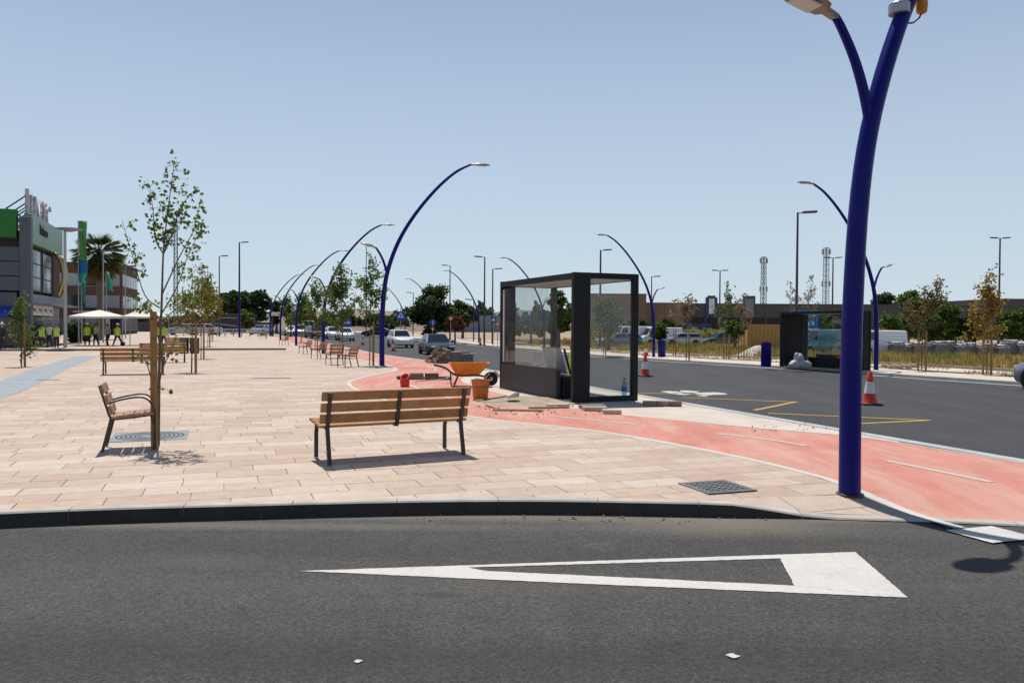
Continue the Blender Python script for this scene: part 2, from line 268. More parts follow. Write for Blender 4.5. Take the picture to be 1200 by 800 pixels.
# ------------------------------------------------------------------ mesh helpers
class MB:
    def __init__(self): self.v = []; self.f = []; self.c = None
    def quad(self, *p):
        n = len(self.v); self.v += [tuple(q) for q in p]; self.f.append(tuple(range(n, n + len(p)))); return self
    def box(self, c, size, rz=0, bev=0, rx=0, ry=0, taper=(1, 1)):
        hx, hy, hz = size[0] / 2, size[1] / 2, size[2] / 2; n = len(self.v)
        rot = Matrix.Rotation(rz, 3, 'Z') @ Matrix.Rotation(rx, 3, 'X') @ Matrix.Rotation(ry, 3, 'Y'); C = Vector(c)
        if not bev:
            for z in (-1, 1):
                k = taper if z > 0 else (1, 1)
                for x, y in ((-1, -1), (1, -1), (1, 1), (-1, 1)): self.v.append(tuple(C + rot @ Vector((x * hx * k[0], y * hy * k[1], z * hz))))
            for f in ((3, 2, 1, 0), (4, 5, 6, 7), (0, 1, 5, 4), (1, 2, 6, 5), (2, 3, 7, 6), (3, 0, 4, 7)): self.f.append(tuple(n + i for i in f))
            return self
        b = bmesh.new(); bmesh.ops.create_cube(b, size=1)
        for q in b.verts: q.co = Vector((q.co.x * 2 * hx * (taper[0] if q.co.z > 0 else 1), q.co.y * 2 * hy * (taper[1] if q.co.z > 0 else 1), q.co.z * 2 * hz))
        bmesh.ops.bevel(b, geom=b.edges[:], offset=bev, segments=1, affect='EDGES')
        return self.addbm(b, Matrix.Translation(C) @ rot.to_4x4())
    def addbm(self, b, mt=Matrix()):
        n = len(self.v); b.verts.index_update()
        self.v += [tuple(mt @ q.co) for q in b.verts]; self.f += [tuple(n + q.index for q in f.verts) for f in b.faces]; b.free(); return self
    def tube(self, pts, rad, seg=8, cap=True, flat=1.0):
        pts = [Vector(p) for p in pts]; n = len(pts)
        if isinstance(rad, (int, float)): rad = [rad] * n
        up = Vector((0, 0, 1)); base = len(self.v); prev = None
        for i, p in enumerate(pts):
            d = (pts[min(i + 1, n - 1)] - pts[max(i - 1, 0)]).normalized()
            if prev is None:
                a = d.cross(up if abs(d.z) < .9 else Vector((1, 0, 0))).normalized()
            else: a = (prev - d * prev.dot(d)).normalized()
            prev = a; b = d.cross(a)
            for k in range(seg):
                th = 2 * math.pi * k / seg; self.v.append(tuple(p + a * math.cos(th) * rad[i] + b * math.sin(th) * rad[i] * flat))
        for i in range(n - 1):
            for k in range(seg):
                k2 = (k + 1) % seg; self.f.append((base + i * seg + k, base + i * seg + k2, base + (i + 1) * seg + k2, base + (i + 1) * seg + k))
        if cap: self.f.append(tuple(base + k for k in reversed(range(seg)))); self.f.append(tuple(base + (n - 1) * seg + k for k in range(seg)))
        return self
    def lathe(self, prof, c=(0, 0, 0), seg=16, square=False):
        base = len(self.v); C = Vector(c); n = len(prof)
        for r, z in prof:
            for k in range(seg):
                th = 2 * math.pi * (k + .5) / seg; self.v.append((C.x + r * math.cos(th), C.y + r * math.sin(th), C.z + z))
        for i in range(n - 1):
            for k in range(seg):
                k2 = (k + 1) % seg; self.f.append((base + i * seg + k, base + i * seg + k2, base + (i + 1) * seg + k2, base + (i + 1) * seg + k))
        self.f.append(tuple(base + k for k in reversed(range(seg)))); self.f.append(tuple(base + (n - 1) * seg + k for k in range(seg)))
        return self
    def prism(self, poly, a, b):               # polygon of 3D points, swept by vector from a to b
        n = len(poly); m = len(self.v); a, b = Vector(a), Vector(b)
        self.v += [tuple(Vector(p) + a) for p in poly] + [tuple(Vector(p) + b) for p in poly]
        self.f.append(tuple(m + i for i in reversed(range(n)))); self.f.append(tuple(m + n + i for i in range(n)))
        for i in range(n): j = (i + 1) % n; self.f.append((m + i, m + j, m + n + j, m + n + i))
        return self
    def rings(self, rows, close=True, caps=True):
        m = len(self.v); k = len(rows[0])
        for r in rows: self.v += [tuple(p) for p in r]
        for i in range(len(rows) - 1):
            for j in range(k if close else k - 1):
                j2 = (j + 1) % k; self.f.append((m + i * k + j, m + i * k + j2, m + (i + 1) * k + j2, m + (i + 1) * k + j))
        if caps: self.f.append(tuple(m + j for j in reversed(range(k)))); self.f.append(tuple(m + (len(rows) - 1) * k + j for j in range(k)))
        return self
    def mesh(self, name, mat, smooth=None, fix=True):
        me = bpy.data.meshes.new(name); me.from_pydata(self.v, [], self.f)
        if self.c:
            at_ = me.color_attributes.new('Col', 'FLOAT_COLOR', 'CORNER'); data = []
            for f, c in zip(self.f, self.c): data += [c[0], c[1], c[2], 1.0] * len(f)
            at_.data.foreach_set('color', data)
        if fix:
            b = bmesh.new(); b.from_mesh(me); bmesh.ops.recalc_face_normals(b, faces=b.faces); b.to_mesh(me); b.free()
        me.materials.append(MATS[mat])
        if smooth is not None:
            me.polygons.foreach_set('use_smooth', [True] * len(me.polygons)); me.set_sharp_from_angle(angle=R(smooth))
        return me
    def build(self, name, mat, parent=None, smooth=None, fix=True):
        o = bpy.data.objects.new(name, self.mesh(name, mat, smooth, fix)); col.objects.link(o)
        if parent: o.parent = parent
        return o
def tag(o, label=None, cat=None, group=None, kind=None):
    for k, v in (('label', label), ('category', cat), ('group', group), ('kind', kind)):
        if v: o[k] = v
    return o
def thing(name, label, cat, loc=(0, 0, 0), rz=0, group=None):
    o = bpy.data.objects.new(name, None); col.objects.link(o); o.location = loc; o.rotation_euler = (0, 0, rz); o.empty_display_size = .2
    return tag(o, label, cat, group)
KIDS = {}
def copy_tree(o, parent=None):
    c = o.copy(); col.objects.link(c)
    if parent: c.parent = parent
    for ch in [q for q in o.children]: copy_tree(ch, c)
    return c
def again(proto, label, loc, rz=0, group=None, scale=None):
    c = copy_tree(proto); c.location = loc; c.rotation_euler = (0, 0, rz); c['label'] = label
    if group: c['group'] = group
    if scale: c.scale = scale
    return c
def sheet(name, rows, mat, kind='structure', parent=None, smooth=40):
    mb = MB(); mb.rings(rows, close=False, caps=False); o = mb.build(name, mat, parent, smooth, fix=False)
    # face up
    if o.data.polygons and o.data.polygons[len(o.data.polygons) // 2].normal.z < 0: o.data.flip_normals()
    if not parent: tag(o, kind=kind)
    else:
        if kind == 'stuff': o['kind'] = 'stuff'
    return o
def frange(a, b, n): return [a + (b - a) * i / n for i in range(n + 1)]
# ================================================================== SETTING
SROW = frange(-30, 20, 25) + [22, 25, 28, 32, 36, 40, 46, 52, 60, 68, 75, 85, 97, 110, 125, 140, 160, 200, 260, 340, 420]
def s0(t):
    a, b = -25.0, 16.0
    for _ in range(40):
        m = (a + b) / 2; x, y = W(m, t)
        if y > yk(x): b = m
        else: a = m
    return b
def V(s, t, dz=0, fn=g0): x, y = W(s, t); return (x, y, fn(x, y) + dz)

big_s = [-400, -200, -100, -40] + [float(k) for k in range(0, 160, 10)] + [200, 300, 450, 700, 1200, 2500, 5000]
big_t = [-5000, -2000, -800, -400, -200, -100, -60, -30, -10, 6, 17, 28, 36, 45, 60, 80, 120, 200, 300, 500, 900, 2000, 5000]
sheet('ground', [[V(s, t, -.32) for t in big_t] for s in big_s], 'earth')
sheet('street', [[V(s, t, -.13) for t in frange(-60, 9.45, 30)] for s in [x for x in SROW if x <= 24]], 'asphalt_street')
sheet('avenue', [[V(s, 9.45 + (tf(s) + .3 - 9.45) * k / 12, -.134) for k in range(13)] for s in SROW], 'asphalt_avenue')
cols = frange(-62, -20, 14)[:-1] + frange(-20, 9.34, 90)
rows = []
for k in range(70):
    u = k / 69; r = []
    for t in cols:
        a = s0(t); a += .1
        s = a + (59.5 - a) * u ** 2.2; r.append(V(s, t, -.012, g))
    rows.append(r)
plaza = sheet('plaza', rows, 'mortar')
# far terrace: one low step up
st = MB()
tr_rows = [[V(59.5, t, -.02) for t in frange(-62, 4.3, 20)], [V(59.5, t, .12) for t in frange(-62, 4.3, 20)]] + [[V(s, t, .12) for t in frange(-62, 4.3, 20)] for s in (60, 64, 70, 75, 85, 97, 110, 125, 140)]
sheet('terrace', tr_rows, 'paving_far')
sheet('far_pavement_edge', [[V(s, t, -.004) for t in frange(4.3, 6.4, 3)] for s in (59.4, 70, 75, 97, 110, 125, 160, 300)], 'paving_far')
stp = thing('step_edge', None, None); del_keys = [k for k in ('label', 'category') if k in stp]
tag(stp, kind='structure')
for k in range(24):
    t0 = -38 + k * 1.76; a = V(59.42, t0 + .02, 0); b = V(59.42, t0 + 1.74, 0); mb = MB()
    mid = ((a[0] + b[0]) / 2, (a[1] + b[1]) / 2, (a[2] + b[2]) / 2 + .055); mb.box(mid, (1.72, .14, .14), RZ); mb.build('step_stone', 'kerb_stone' if False else 'grate_iron', stp)

# ---- paving tiles, laid in rows across the plaza
def clip(poly, p0, n):            # keep the side where (p-p0).n >= 0
    out = []
    for i in range(len(poly)):
        a, b = poly[i], poly[(i + 1) % len(poly)]; da = (a - p0).dot(n); db = (b - p0).dot(n)
        if da >= 0: out.append(a)
        if da * db < 0: out.append(a + (b - a) * (da / (da - db)))
    return out
TW, TL_ = .36, .72
PAL = [tuple((v * .72 + m_ * .28) * .90 for v, m_ in zip(c, (.525, .43, .358))) for c in [(.58, .475, .40), (.55, .44, .36), (.515, .40, .32), (.49, .37, .285), (.47, .335, .255), (.53, .42, .34), (.60, .50, .425), (.50, .365, .28)]]
tiles = []
rng = random.Random(3)
row = 0; s = -4.0
while s < 59.2:
    off = (row * .36 + rng.uniform(-.10, .10)) % TL_ if row % 3 else rng.uniform(0, TL_)
    t = -36 + off
    while t < 6.3:
        sc, tc = s + TW / 2, t + TL_ / 2
        x, y = W(sc, tc)
        if y > 3.5 and abs(x) < y * .70 + 1.6 and y > yk(x) - .3:
            gp = .0035
            poly = [Vector(W(a, b)) for a, b in ((s + gp, t + gp), (s + gp, t + TL_ - gp), (s + TW - gp, t + TL_ - gp), (s + TW - gp, t + gp))]
            full = True
            if tc + .6 > tl(sc) - .1:
                lim = tl(sc) - .055; e = .3; a_, b_ = Vector(W(sc - e, tl(sc - e) - .055)), Vector(W(sc + e, tl(sc + e) - .055))
                d = (b_ - a_).normalized(); n_ = Vector((-d.y, d.x))
                q = clip(poly, Vector(W(sc, lim)), n_); full = full and len(q) == 4 and all((q[i] - poly[i]).length < 1e-6 for i in range(4)); poly = q
            if poly and y < yk(x) + .8:
                e = .3; a_, b_ = Vector((x - e, yk(x - e))), Vector((x + e, yk(x + e))); d = (b_ - a_).normalized(); n_ = Vector((-d.y, d.x))
                q = clip(poly, Vector((x, yk(x))) + n_ * .135, n_); full = full and len(q) == 4 and all((q[i] - poly[i]).length < 1e-6 for i in range(4)); poly = q
            if len(poly) >= 3:
                k = int(rng.random() * 8); tiles.append((y, x, sc, tc, poly, full, k, rng.uniform(-.0012, .0012)))
        t += TL_
    s += TW; row += 1
vis = sorted([q for q in tiles if abs(q[1]) < q[0] * .645 + .15], key=lambda q: q[0])
near = set(id(q) for q in vis[:300])
def tile_mb(poly, zf, c):
    mb = MB(); n = len(poly); ctr = sum(poly, Vector((0, 0))) / n
    ins = [p + (ctr - p).normalized() * .005 for p in poly]
    rows = [[(p.x, p.y, zf(p) - .011) for p in poly], [(p.x, p.y, zf(p) - .0025) for p in poly], [(p.x, p.y, zf(p)) for p in ins]]
    mb.rings(rows); mb.f.pop(-2); mb.c = [c] * len(mb.f); return mb
full_mesh = [tile_mb([Vector(q) for q in ((-.3565, -.1765), (.3565, -.1765), (.3565, .1765), (-.3565, .1765))], lambda p: 0.0, PAL[k]).mesh('paving_tile', 'paving_stone') for k in range(8)]
rest = MB(); rest.c = []
for q in tiles:
    y, x, sc, tc, poly, full, k, dz = q
    flat = not (x > 1.0 and y < 10)
    if id(q) in near:
        if full and flat:
            o = bpy.data.objects.new('paving_tile', full_mesh[k]); col.objects.link(o); o.location = (*W(sc, tc), g(x, y) + dz)
            o.rotation_euler = (rng.uniform(-.0012, .0012), rng.uniform(-.0012, .0012), RZ); o.parent = plaza
        else:
            c0 = sum(poly, Vector((0, 0))) / len(poly); P2 = [p - c0 for p in poly]
            mb = tile_mb(P2, lambda p: g(p.x + c0.x, p.y + c0.y) - g(c0.x, c0.y), PAL[k]); o = mb.build('paving_tile', 'paving_stone', plaza); o.location = (c0.x, c0.y, g(c0.x, c0.y))
    else:
        n = len(rest.v); rest.v += [(p.x, p.y, g(p.x, p.y) + dz * .5) for p in poly]; rest.f.append(tuple(range(n, n + len(poly)))); rest.c.append(PAL[k])
ro = rest.build('paving_tile_field', 'paving_stone', plaza, fix=False); ro['kind'] = 'stuff'
if ro.data.polygons[0].normal.z < 0: ro.data.flip_normals()
# grey band of slabs crossing the plaza on the left
def strip(mb, pts, w, dz, fn=g, closed=False):
    P = [Vector(p[:2]) for p in pts]; L = []
    for i, p in enumerate(P):
        d = (P[min(i + 1, len(P) - 1)] - P[max(i - 1, 0)]).normalized(); n = Vector((-d.y, d.x)) * w / 2
        L.append([(*(p + n), fn(*(p + n)) + dz), (*(p - n), fn(*(p - n)) + dz)])
    mb.rings(L, close=False, caps=False)
def up(o):
    if o.data.polygons[0].normal.z < 0: o.data.flip_normals()
    return o
def poly_mark(name, pts, mat, dz, parent=None, label=None):
    rj = random.Random(len(pts) + int(pts[0][0] * 100)); Q = []
    for i, p in enumerate(pts):   # hand laid paint: slightly uneven edges
        a, b = Vector(p[:2]), Vector(pts[(i + 1) % len(pts)][:2]); L = (b - a).length; n = max(1, int(L / .035)) if parent else 1; nn = Vector((-(b - a).y, (b - a).x)).normalized()
        for k in range(n): q = a.lerp(b, k / n) + nn * (rj.uniform(-.004, .004) if k else 0); Q.append((q.x, q.y))
    mb = MB(); mb.quad(*[(p[0], p[1], g0(p[0], p[1]) + dz) for p in Q]); o = up(mb.build(name, mat, parent, fix=False))
    return o
band = thing('slab_band', None, None); tag(band, kind='structure')
for k in range(34):
    s = 15.5 + k * 1.0; mb = MB(); a = []
    for ss, tt in ((s + .008, -5.5), (s + .992, -5.5), (s + .992, -4.4), (s + .008, -4.4)): a.append(V(ss, tt - max(0, ss - 22) * .07, .004))
    mb.quad(*a); up(mb.build('slab', 'band_grey', band, fix=False))

# ---- cycle lane
rows = []
U = frange(0, 1, 12)
sr = frange(0, 1, 10) + []
for k in range(120):
    u = k / 119; r = []
    for f in U:
        ts = 6.0 + 3.3 * f; a = s0(ts) + .13
        s = a + (110 - a) * u ** 2; t = tl(s) + (tr(s) + .03 - tl(s)) * f; r.append(V(s, t, -.002, g))
    rows.append(r)
sheet('cycle_lane', rows, 'red_surfacing')
lane_line = MB(); strip(lane_line, [W(s, tl(s)) for s in frange(5.25, 40, 140) + frange(41, 110, 40)], .11, .002); up(lane_line.build('lane_edge_line', 'white_paint', fix=False))
tag(bpy.data.objects['lane_edge_line'], kind='structure')
tag(up((lambda mb: (strip(mb, [W(s, tr(s) - .04) for s in frange(5.6, 12, 30)], .07, .002), mb)[1])(MB()).build('lane_outer_line', 'lane_white', fix=False)), kind='structure')
dashes = thing('lane_dashes', None, None); tag(dashes, kind='structure')
k = 0; s = 6.35
while s < 60:
    mb = MB(); strip(mb, [W(q, (tl(q) + tr(q)) / 2) for q in frange(s, s + 1.45, 6)], .10, .0025); up(mb.build('dash', 'lane_white', dashes, fix=False)); s += 2.75
# pavement of the bus stop
rows = []
for s in frange(9.2, 31, 60): rows.append([V(s, min(tr(s), TK0 - .02) + (TK0 - min(tr(s), TK0 - .02)) * f, -.006, g) for f in frange(0, 1, 6)])
sheet('bus_stop_pavement', rows, 'pavement_pale')
# ---- kerbs
def stone_run(parent, name, mat, pa, pb, top, bot, bevel=.012):
    """one kerb stone between two cross sections (inner, outer), slightly chamfered on its road edge"""
    (ia, oa), (ib, ob) = pa, pb; mb = MB()
    def sec(i, o):
        i, o = Vector(i), Vector(o); d = (o - i).normalized()
        return [(*i, bot(o)), (*i, top(i)), (*(o - d * bevel), top(o)), (*o, top(o) - bevel), (*o, bot(o))]
    mb.rings([sec(ia, oa), sec(ib, ob)]); return mb.build(name, mat, parent)
kerb = thing('kerb', None, None); tag(kerb, kind='structure')
xs = []; x = -13.0
while x < 7.5: xs.append(x); x += .92
def kn(x): e = .05; d = Vector((2 * e, yk(x + e) - yk(x - e))).normalized(); return Vector((-d.y, d.x))
for a, b in zip(xs, xs[1:]):
    sub = frange(a + .003, b - .003, 3); mb = MB(); R_ = []
    for q in sub:
        p = Vector((q, yk(q))); n = kn(q); i = p + n * .13
        tp = g(p.x, p.y) + .002; ti = g(i.x, i.y) + .002; bt = g0(p.x, p.y) - .2
        R_.append([(*i, bt), (*i, ti), (*(p + n * .014), tp), (*p, tp - .014), (*p, bt)])
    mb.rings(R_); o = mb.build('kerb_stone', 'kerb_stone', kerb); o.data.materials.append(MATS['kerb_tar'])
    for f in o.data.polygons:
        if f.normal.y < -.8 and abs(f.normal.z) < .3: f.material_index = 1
avk = thing('avenue_kerb', None, None); tag(avk, kind='structure')
zt_ = lambda p: g(p[0], p[1]) + .002
zb_ = lambda p: g0(p[0], p[1]) - .25
for k in range(50):
    a = 6.0 + k; stone_run(avk, 'kerb_stone', 'kerb_blue', (W(a + .004, TK0), W(a + .004, TK1)), (W(a + .996, TK0), W(a + .996, TK1)), zt_, zb_)
stone_run(avk, 'kerb_run', 'kerb_blue', (W(56, TK0), W(56, TK1)), (W(110, TK0), W(110, TK1)), lambda p: g(p[0], p[1]) - .0, zb_)
fk = thing('far_kerb', None, None); tag(fk, kind='structure')
for k in range(70):
    a = 8.0 + k; b = a + .995; stone_run(fk, 'kerb_stone', 'kerb_stone', (W(a + .005, tf(a) + .16), W(a + .005, tf(a))), (W(b, tf(b) + .16), W(b, tf(b))), zt_, zb_)
stone_run(fk, 'kerb_run', 'kerb_stone', (W(78, tf(78) + .16), W(78, tf(78))), (W(300, tf(300) + .16), W(300, tf(300))), zt_, zb_)
sheet('gutter', [[V(s, tf(s) - .42, -.128), V(s, tf(s) - .005, -.122)] for s in SROW if s >= 5], 'band_grey')
FPB = lambda s: max(29.7, tf(s) + 2.6)
sheet('far_pavement', [[V(s, tf(s) + .15 + (FPB(s) - tf(s) - .15) * f, -.002) for f in (0, .5, 1)] for s in SROW if s >= -10], 'pavement_pale')
edge = thing('path_edging', None, None); tag(edge, kind='structure')
for k in range(46):
    a = 6 + k * 1.6; mb = MB(); p = V(a + .8, 33.2, .03); mb.box(p, (.12, 1.57, .22), RZ); mb.build('edging_stone', 'kerb_stone', edge)
sheet('dirt_path', [[V(s, t, .008) for t in (30.3, 31.5, 33.1)] for s in SROW if s >= -10], 'pavement_pale')
sheet('field', [[V(s, t, -.01 + .05 * math.sin(s * .7 + t * .9)) for t in [29.6, 31, 33.2, 34, 36, 38, 41, 45, 50, 56, 62, 70, 80, 100, 140, 200, 300]] for s in frange(-40, 160, 100) + [200, 260, 340, 420]], 'earth')
# ---- painted markings
yz = -.131
def RG(px, py): return G(px, py, yz)
tri = thing('yield_triangle', None, None); tag(tri, kind='structure')
def mark(name, pix, mat, dz, parent):
    return poly_mark(name, [RG(*p) for p in pix], mat, dz, parent)
mark('triangle_side', [(350, 669.3), (1002, 647), (914, 654.5), (548, 665.2)], 'white_paint', -.1262, tri)
mark('triangle_side', [(350, 669.3), (548, 665.2), (570, 669.2), (931, 686.5), (1064, 700.5), (700, 685)], 'white_paint', -.1257, tri)
mark('triangle_base', [(1002, 647), (1064, 700.5), (931, 686.5), (914, 654.5)], 'white_paint', -.1252, tri)
cross = thing('cycle_crossing', None, None); tag(cross, kind='structure')
a, b, c_ = RG(1108, 621.7), RG(1162, 616.7), RG(1163, 636.7); d_ = b + (c_ - a)
for k in range(3):
    off = (b - a) * 0 + (d_ - b) * 0; step_ = Vector((1.15, -.28, 0)) * k
    poly_mark('crossing_block', [(p + step_)[:2] for p in (a, b, d_, c_)], 'white_paint', -.124, cross)
zz = thing('bus_bay_marking', None, None); tag(zz, kind='structure')
for (x0, y0, x1, y1, dz) in ((800, 465.5, 933, 471, -.129), (933, 470.6, 884, 480.5, -.1285), (900, 484, 1090, 492.4, -.129), (1090, 492.2, 1000, 496.5, -.1285), (716, 459.5, 830, 462.2, -.129)):
    p, q = RG(x0, y0), RG(x1, y1); mb = MB(); strip(mb, [p.lerp(q, f) for f in frange(0, 1, 4)], .11, dz, g0); up(mb.build('zigzag_line', 'yellow_paint', zz, fix=False))
lm = thing('lane_marking', None, None); tag(lm, kind='structure')
for k in range(10):
    mb = MB(); s = 58 + k * 7.5; strip(mb, [W(s, 18), W(s + 2.6, 18)], .1, -.1285, g0); up(mb.build('lane_dash', 'lane_white', lm, fix=False))
spl = thing('spilt_paint', None, None); tag(spl, kind='structure')
rg = random.Random(11)
for k, (px, py, r) in enumerate(((786, 459.6, .3), (806, 458.6, .36), (832, 461.2, .4), (798, 462, .22), (824, 464, .16), (420, 775.5, .028), (859, 769.5, .036), (664, 602.5, .05))):
    c = RG(px, py); n = 9; mb = MB()
    mb.quad(*[(c.x + r * math.cos(2 * math.pi * i / n) * rg.uniform(.5, 1.2), c.y + r * (1.6 if k < 5 else .8) * math.sin(2 * math.pi * i / n) * rg.uniform(.5, 1.2), c.z + .006 + k * .0004) for i in range(n)])
    up(mb.build('paint_splash', 'white_paint' if k > 4 else 'splash_white', spl, fix=False))

# ---- ironwork in the plaza
def grate(name, label, pc, sx, sy, rz, mat, bars, cat='grate'):
    t = thing(name, label, cat, pc, rz)
    MB().box((0, 0, .0035), (sx, sy, .002)).build('pit', 'pit_dark', t)
    f = MB()
    for a in (-1, 1): f.box((a * (sx / 2 - .02), 0, .006), (.04, sy, .008)); f.box((0, a * (sy / 2 - .02), .0062), (sx - .081, .04, .008))
    f.build('frame', mat, t)
    if bars:
        for i in range(1, bars): MB().box((-sx / 2 + sx * i / bars, 0, .0055), (.022, sy - .08, .006)).build('bar', mat, t)
        for i in range(1, bars): MB().box((0, -sy / 2 + sy * i / bars, .0075), (sx - .08, .022, .006)).build('bar', mat, t)
    return t
p = G(840, 570.5); grate('drain_grate', 'square iron drain grate near the kerb beside the big blue lamp', (p.x, p.y, g(p.x, p.y)), .56, .56, RZ, 'grate_iron', 8)
p = G(176, 511); GR = p
tg = thing('tree_grate', 'blue grey square tree grate with ring pattern under the single chair', 'grate', (p.x, p.y, p.z), RZ)
MB().box((0, 0, .004), (1.0, 1.0, .004)).build('plate', 'grate_blue', tg)
for r in (.14, .2, .26, .32, .38, .44):
    mb = MB(); n = 28; mb.rings([[((r - .012) * math.cos(2 * math.pi * i / n), (r - .012) * math.sin(2 * math.pi * i / n), .0068), ((r + .012) * math.cos(2 * math.pi * i / n), (r + .012) * math.sin(2 * math.pi * i / n), .0068)] for i in range(n + 1)], close=False, caps=False); up(mb.build('slot_ring', 'pit_dark', tg, fix=False))
for px, py, L in ((318, 443, 1.15), (57, 445, .6)):
    p = G(px, py); t = thing('slot_drain', 'long dark slot drain set in the open paving' if L > 1 else 'short dark slot drain beside the grey slab band', 'drain', (p.x, p.y, p.z), RZ)
    MB().box((0, 0, .005), (L, .16, .006)).build('slot_frame', 'grate_iron', t); MB().box((0, 0, .0095), (L - .06, .1, .002)).build('slot', 'pit_dark', t)
# ================================================================== STREET FURNITURE
def arc_pts(P, n=6):              # catmull-rom through points
    P = [Vector(p) for p in P]; out = []
    for i in range(len(P) - 1):
        a, b, c, d = P[max(i - 1, 0)], P[i], P[i + 1], P[min(i + 2, len(P) - 1)]
        for k in range(n):
            u = k / n; out.append(.5 * ((2 * b) + (c - a) * u + (2 * a - 5 * b + 4 * c - d) * u * u + (3 * b - 3 * c + d - a) * u ** 3))
    return out + [P[-1]]
def luminaire(sgn, x, z, t, L=.85):
    """flat teardrop head, its long axis along local x"""
    rows = []
    for u, hw, th in ((0, .05, .05), (.08, .055, .05), (.2, .06, .045), (.26, .13, .05), (.45, .17, .055), (.75, .16, .045), (.93, .1, .03), (1, .03, .02)):
        cx = x + sgn * u * L; cz = z + (.05 if sgn > 0 else .17) * u + .03 * math.sin(u * 3.1)
        rows.append([(cx, hw * math.cos(a) , cz + th * math.sin(a) * (1 if math.sin(a) > 0 else .6)) for a in [2 * math.pi * k / 10 for k in range(10)]])
    o = MB().rings(rows).build('luminaire', 'luminaire', t, 50)
    MB().box((x + sgn * L * .6, 0, z + (.012 if sgn > 0 else .088)), (L * .4, .2, .02), 0, 0, 0, 0 if sgn > 0 else .27).build('lens', 'luminaire_glass', o)
def make_lamp():
    t = thing('street_lamp', 'x', 'street lamp')
    P = arc_pts([(0, 0, 0), (0, 0, 1.6), (.08, 0, 3.0), (.28, 0, 3.98), (.70, 0, 5.05), (1.34, 0, 6.1), (2.2, 0, 7.15), (3.0, 0, 7.88), (3.65, 0, 8.25)], 5)
    n = len(P); MB().tube(P, [.105 - .058 * (i / (n - 1)) ** 1.1 for i in range(n)], 16).build('pole', 'lamp_blue', t, 50)
    MB().lathe([(.135, 0), (.135, .012), (.112, .02)], seg=18).build('base_ring', 'steel_dark', t, 40)
    Q = arc_pts([(.19, 0, 3.68), (.10, 0, 4.0), (-.02, 0, 4.30), (-.17, 0, 4.56), (-.26, 0, 4.68)], 5)
    MB().tube(Q, [.055 - .015 * i / (len(Q) - 1) for i in range(len(Q))], 12).build('side_arm', 'lamp_blue', t, 50)
    luminaire(1, 3.6, 8.22, t, .9); luminaire(-1, -.25, 4.66, t, .62)
    return t
lamp = make_lamp(); first = True
def put_lamp(s, tt, rz, label, group):
    global first
    x, y = W(s, tt); z = g(x, y)
    if first: lamp.location = (x, y, z); lamp.rotation_euler = (0, 0, rz); lamp['label'] = label; lamp['group'] = group; first = False; return lamp
    return again(lamp, label, (x, y, z), rz, group)
gn = 'blue curved street lamps along the cycle lane'; gf = 'blue curved street lamps on the far pavement'
l0 = put_lamp(6.42, 5.87, RZ, 'tall blue curved street lamp at the cycle crossing, small hanging camera on its pole', gn)
for k, lb in enumerate(('blue curved street lamp where the cycle lane bends, behind the stacked pavers', 'blue curved street lamp by the paired metal chairs, next after the cycle lane bend', 'blue curved street lamp third along the cycle lane from its bend',
                        'blue curved street lamp fourth along the cycle lane from its bend', 'blue curved street lamp by the pale far canopy, last of the cycle lane row')):
    put_lamp(32.2 + 19.85 * k, 6.02, RZ, lb, gn)
for k, lb in enumerate(('blue curved street lamp beside the far black bus shelter', 'blue curved street lamp by the blue bin on the far pavement', 'blue curved street lamp whose arm shows above the glass shelter roof',
                        'blue curved street lamp beside the blue and red road signs', 'thin blue street lamp behind the round bushy tree', 'thin blue street lamp behind the pedestrian crossing sign', 'thin distant blue lamp arm over the white car')):
    put_lamp(29.3 + 20.3 * k, 28.2, RZ + math.pi, lb, gf)
# camera and clamp carried by the nearest lamp
sc = thing('security_camera', 'small brown camera on a bracket clamped high on the near blue lamp', 'camera', (l0.location.x, l0.location.y, l0.location.z), RZ)
MB().lathe([(.1, 4.80), (.104, 4.805), (.104, 4.9), (.1, 4.905)], (.54, 0, 0), 14).build('clamp_band', 'steel_pale', sc)
MB().tube([(.62, 0, 4.72), (.72, 0, 4.74), (.80, 0, 4.80), (.83, 0, 4.86)], .009, 6).build('bracket', 'steel_dark', sc)
MB().lathe([(.015, 0), (.05, .02), (.058, .1), (.05, .16), (.02, .18)], (.83, 0, 4.84), 12).build('housing', 'cone_red' if False else 'orange', sc, 40)

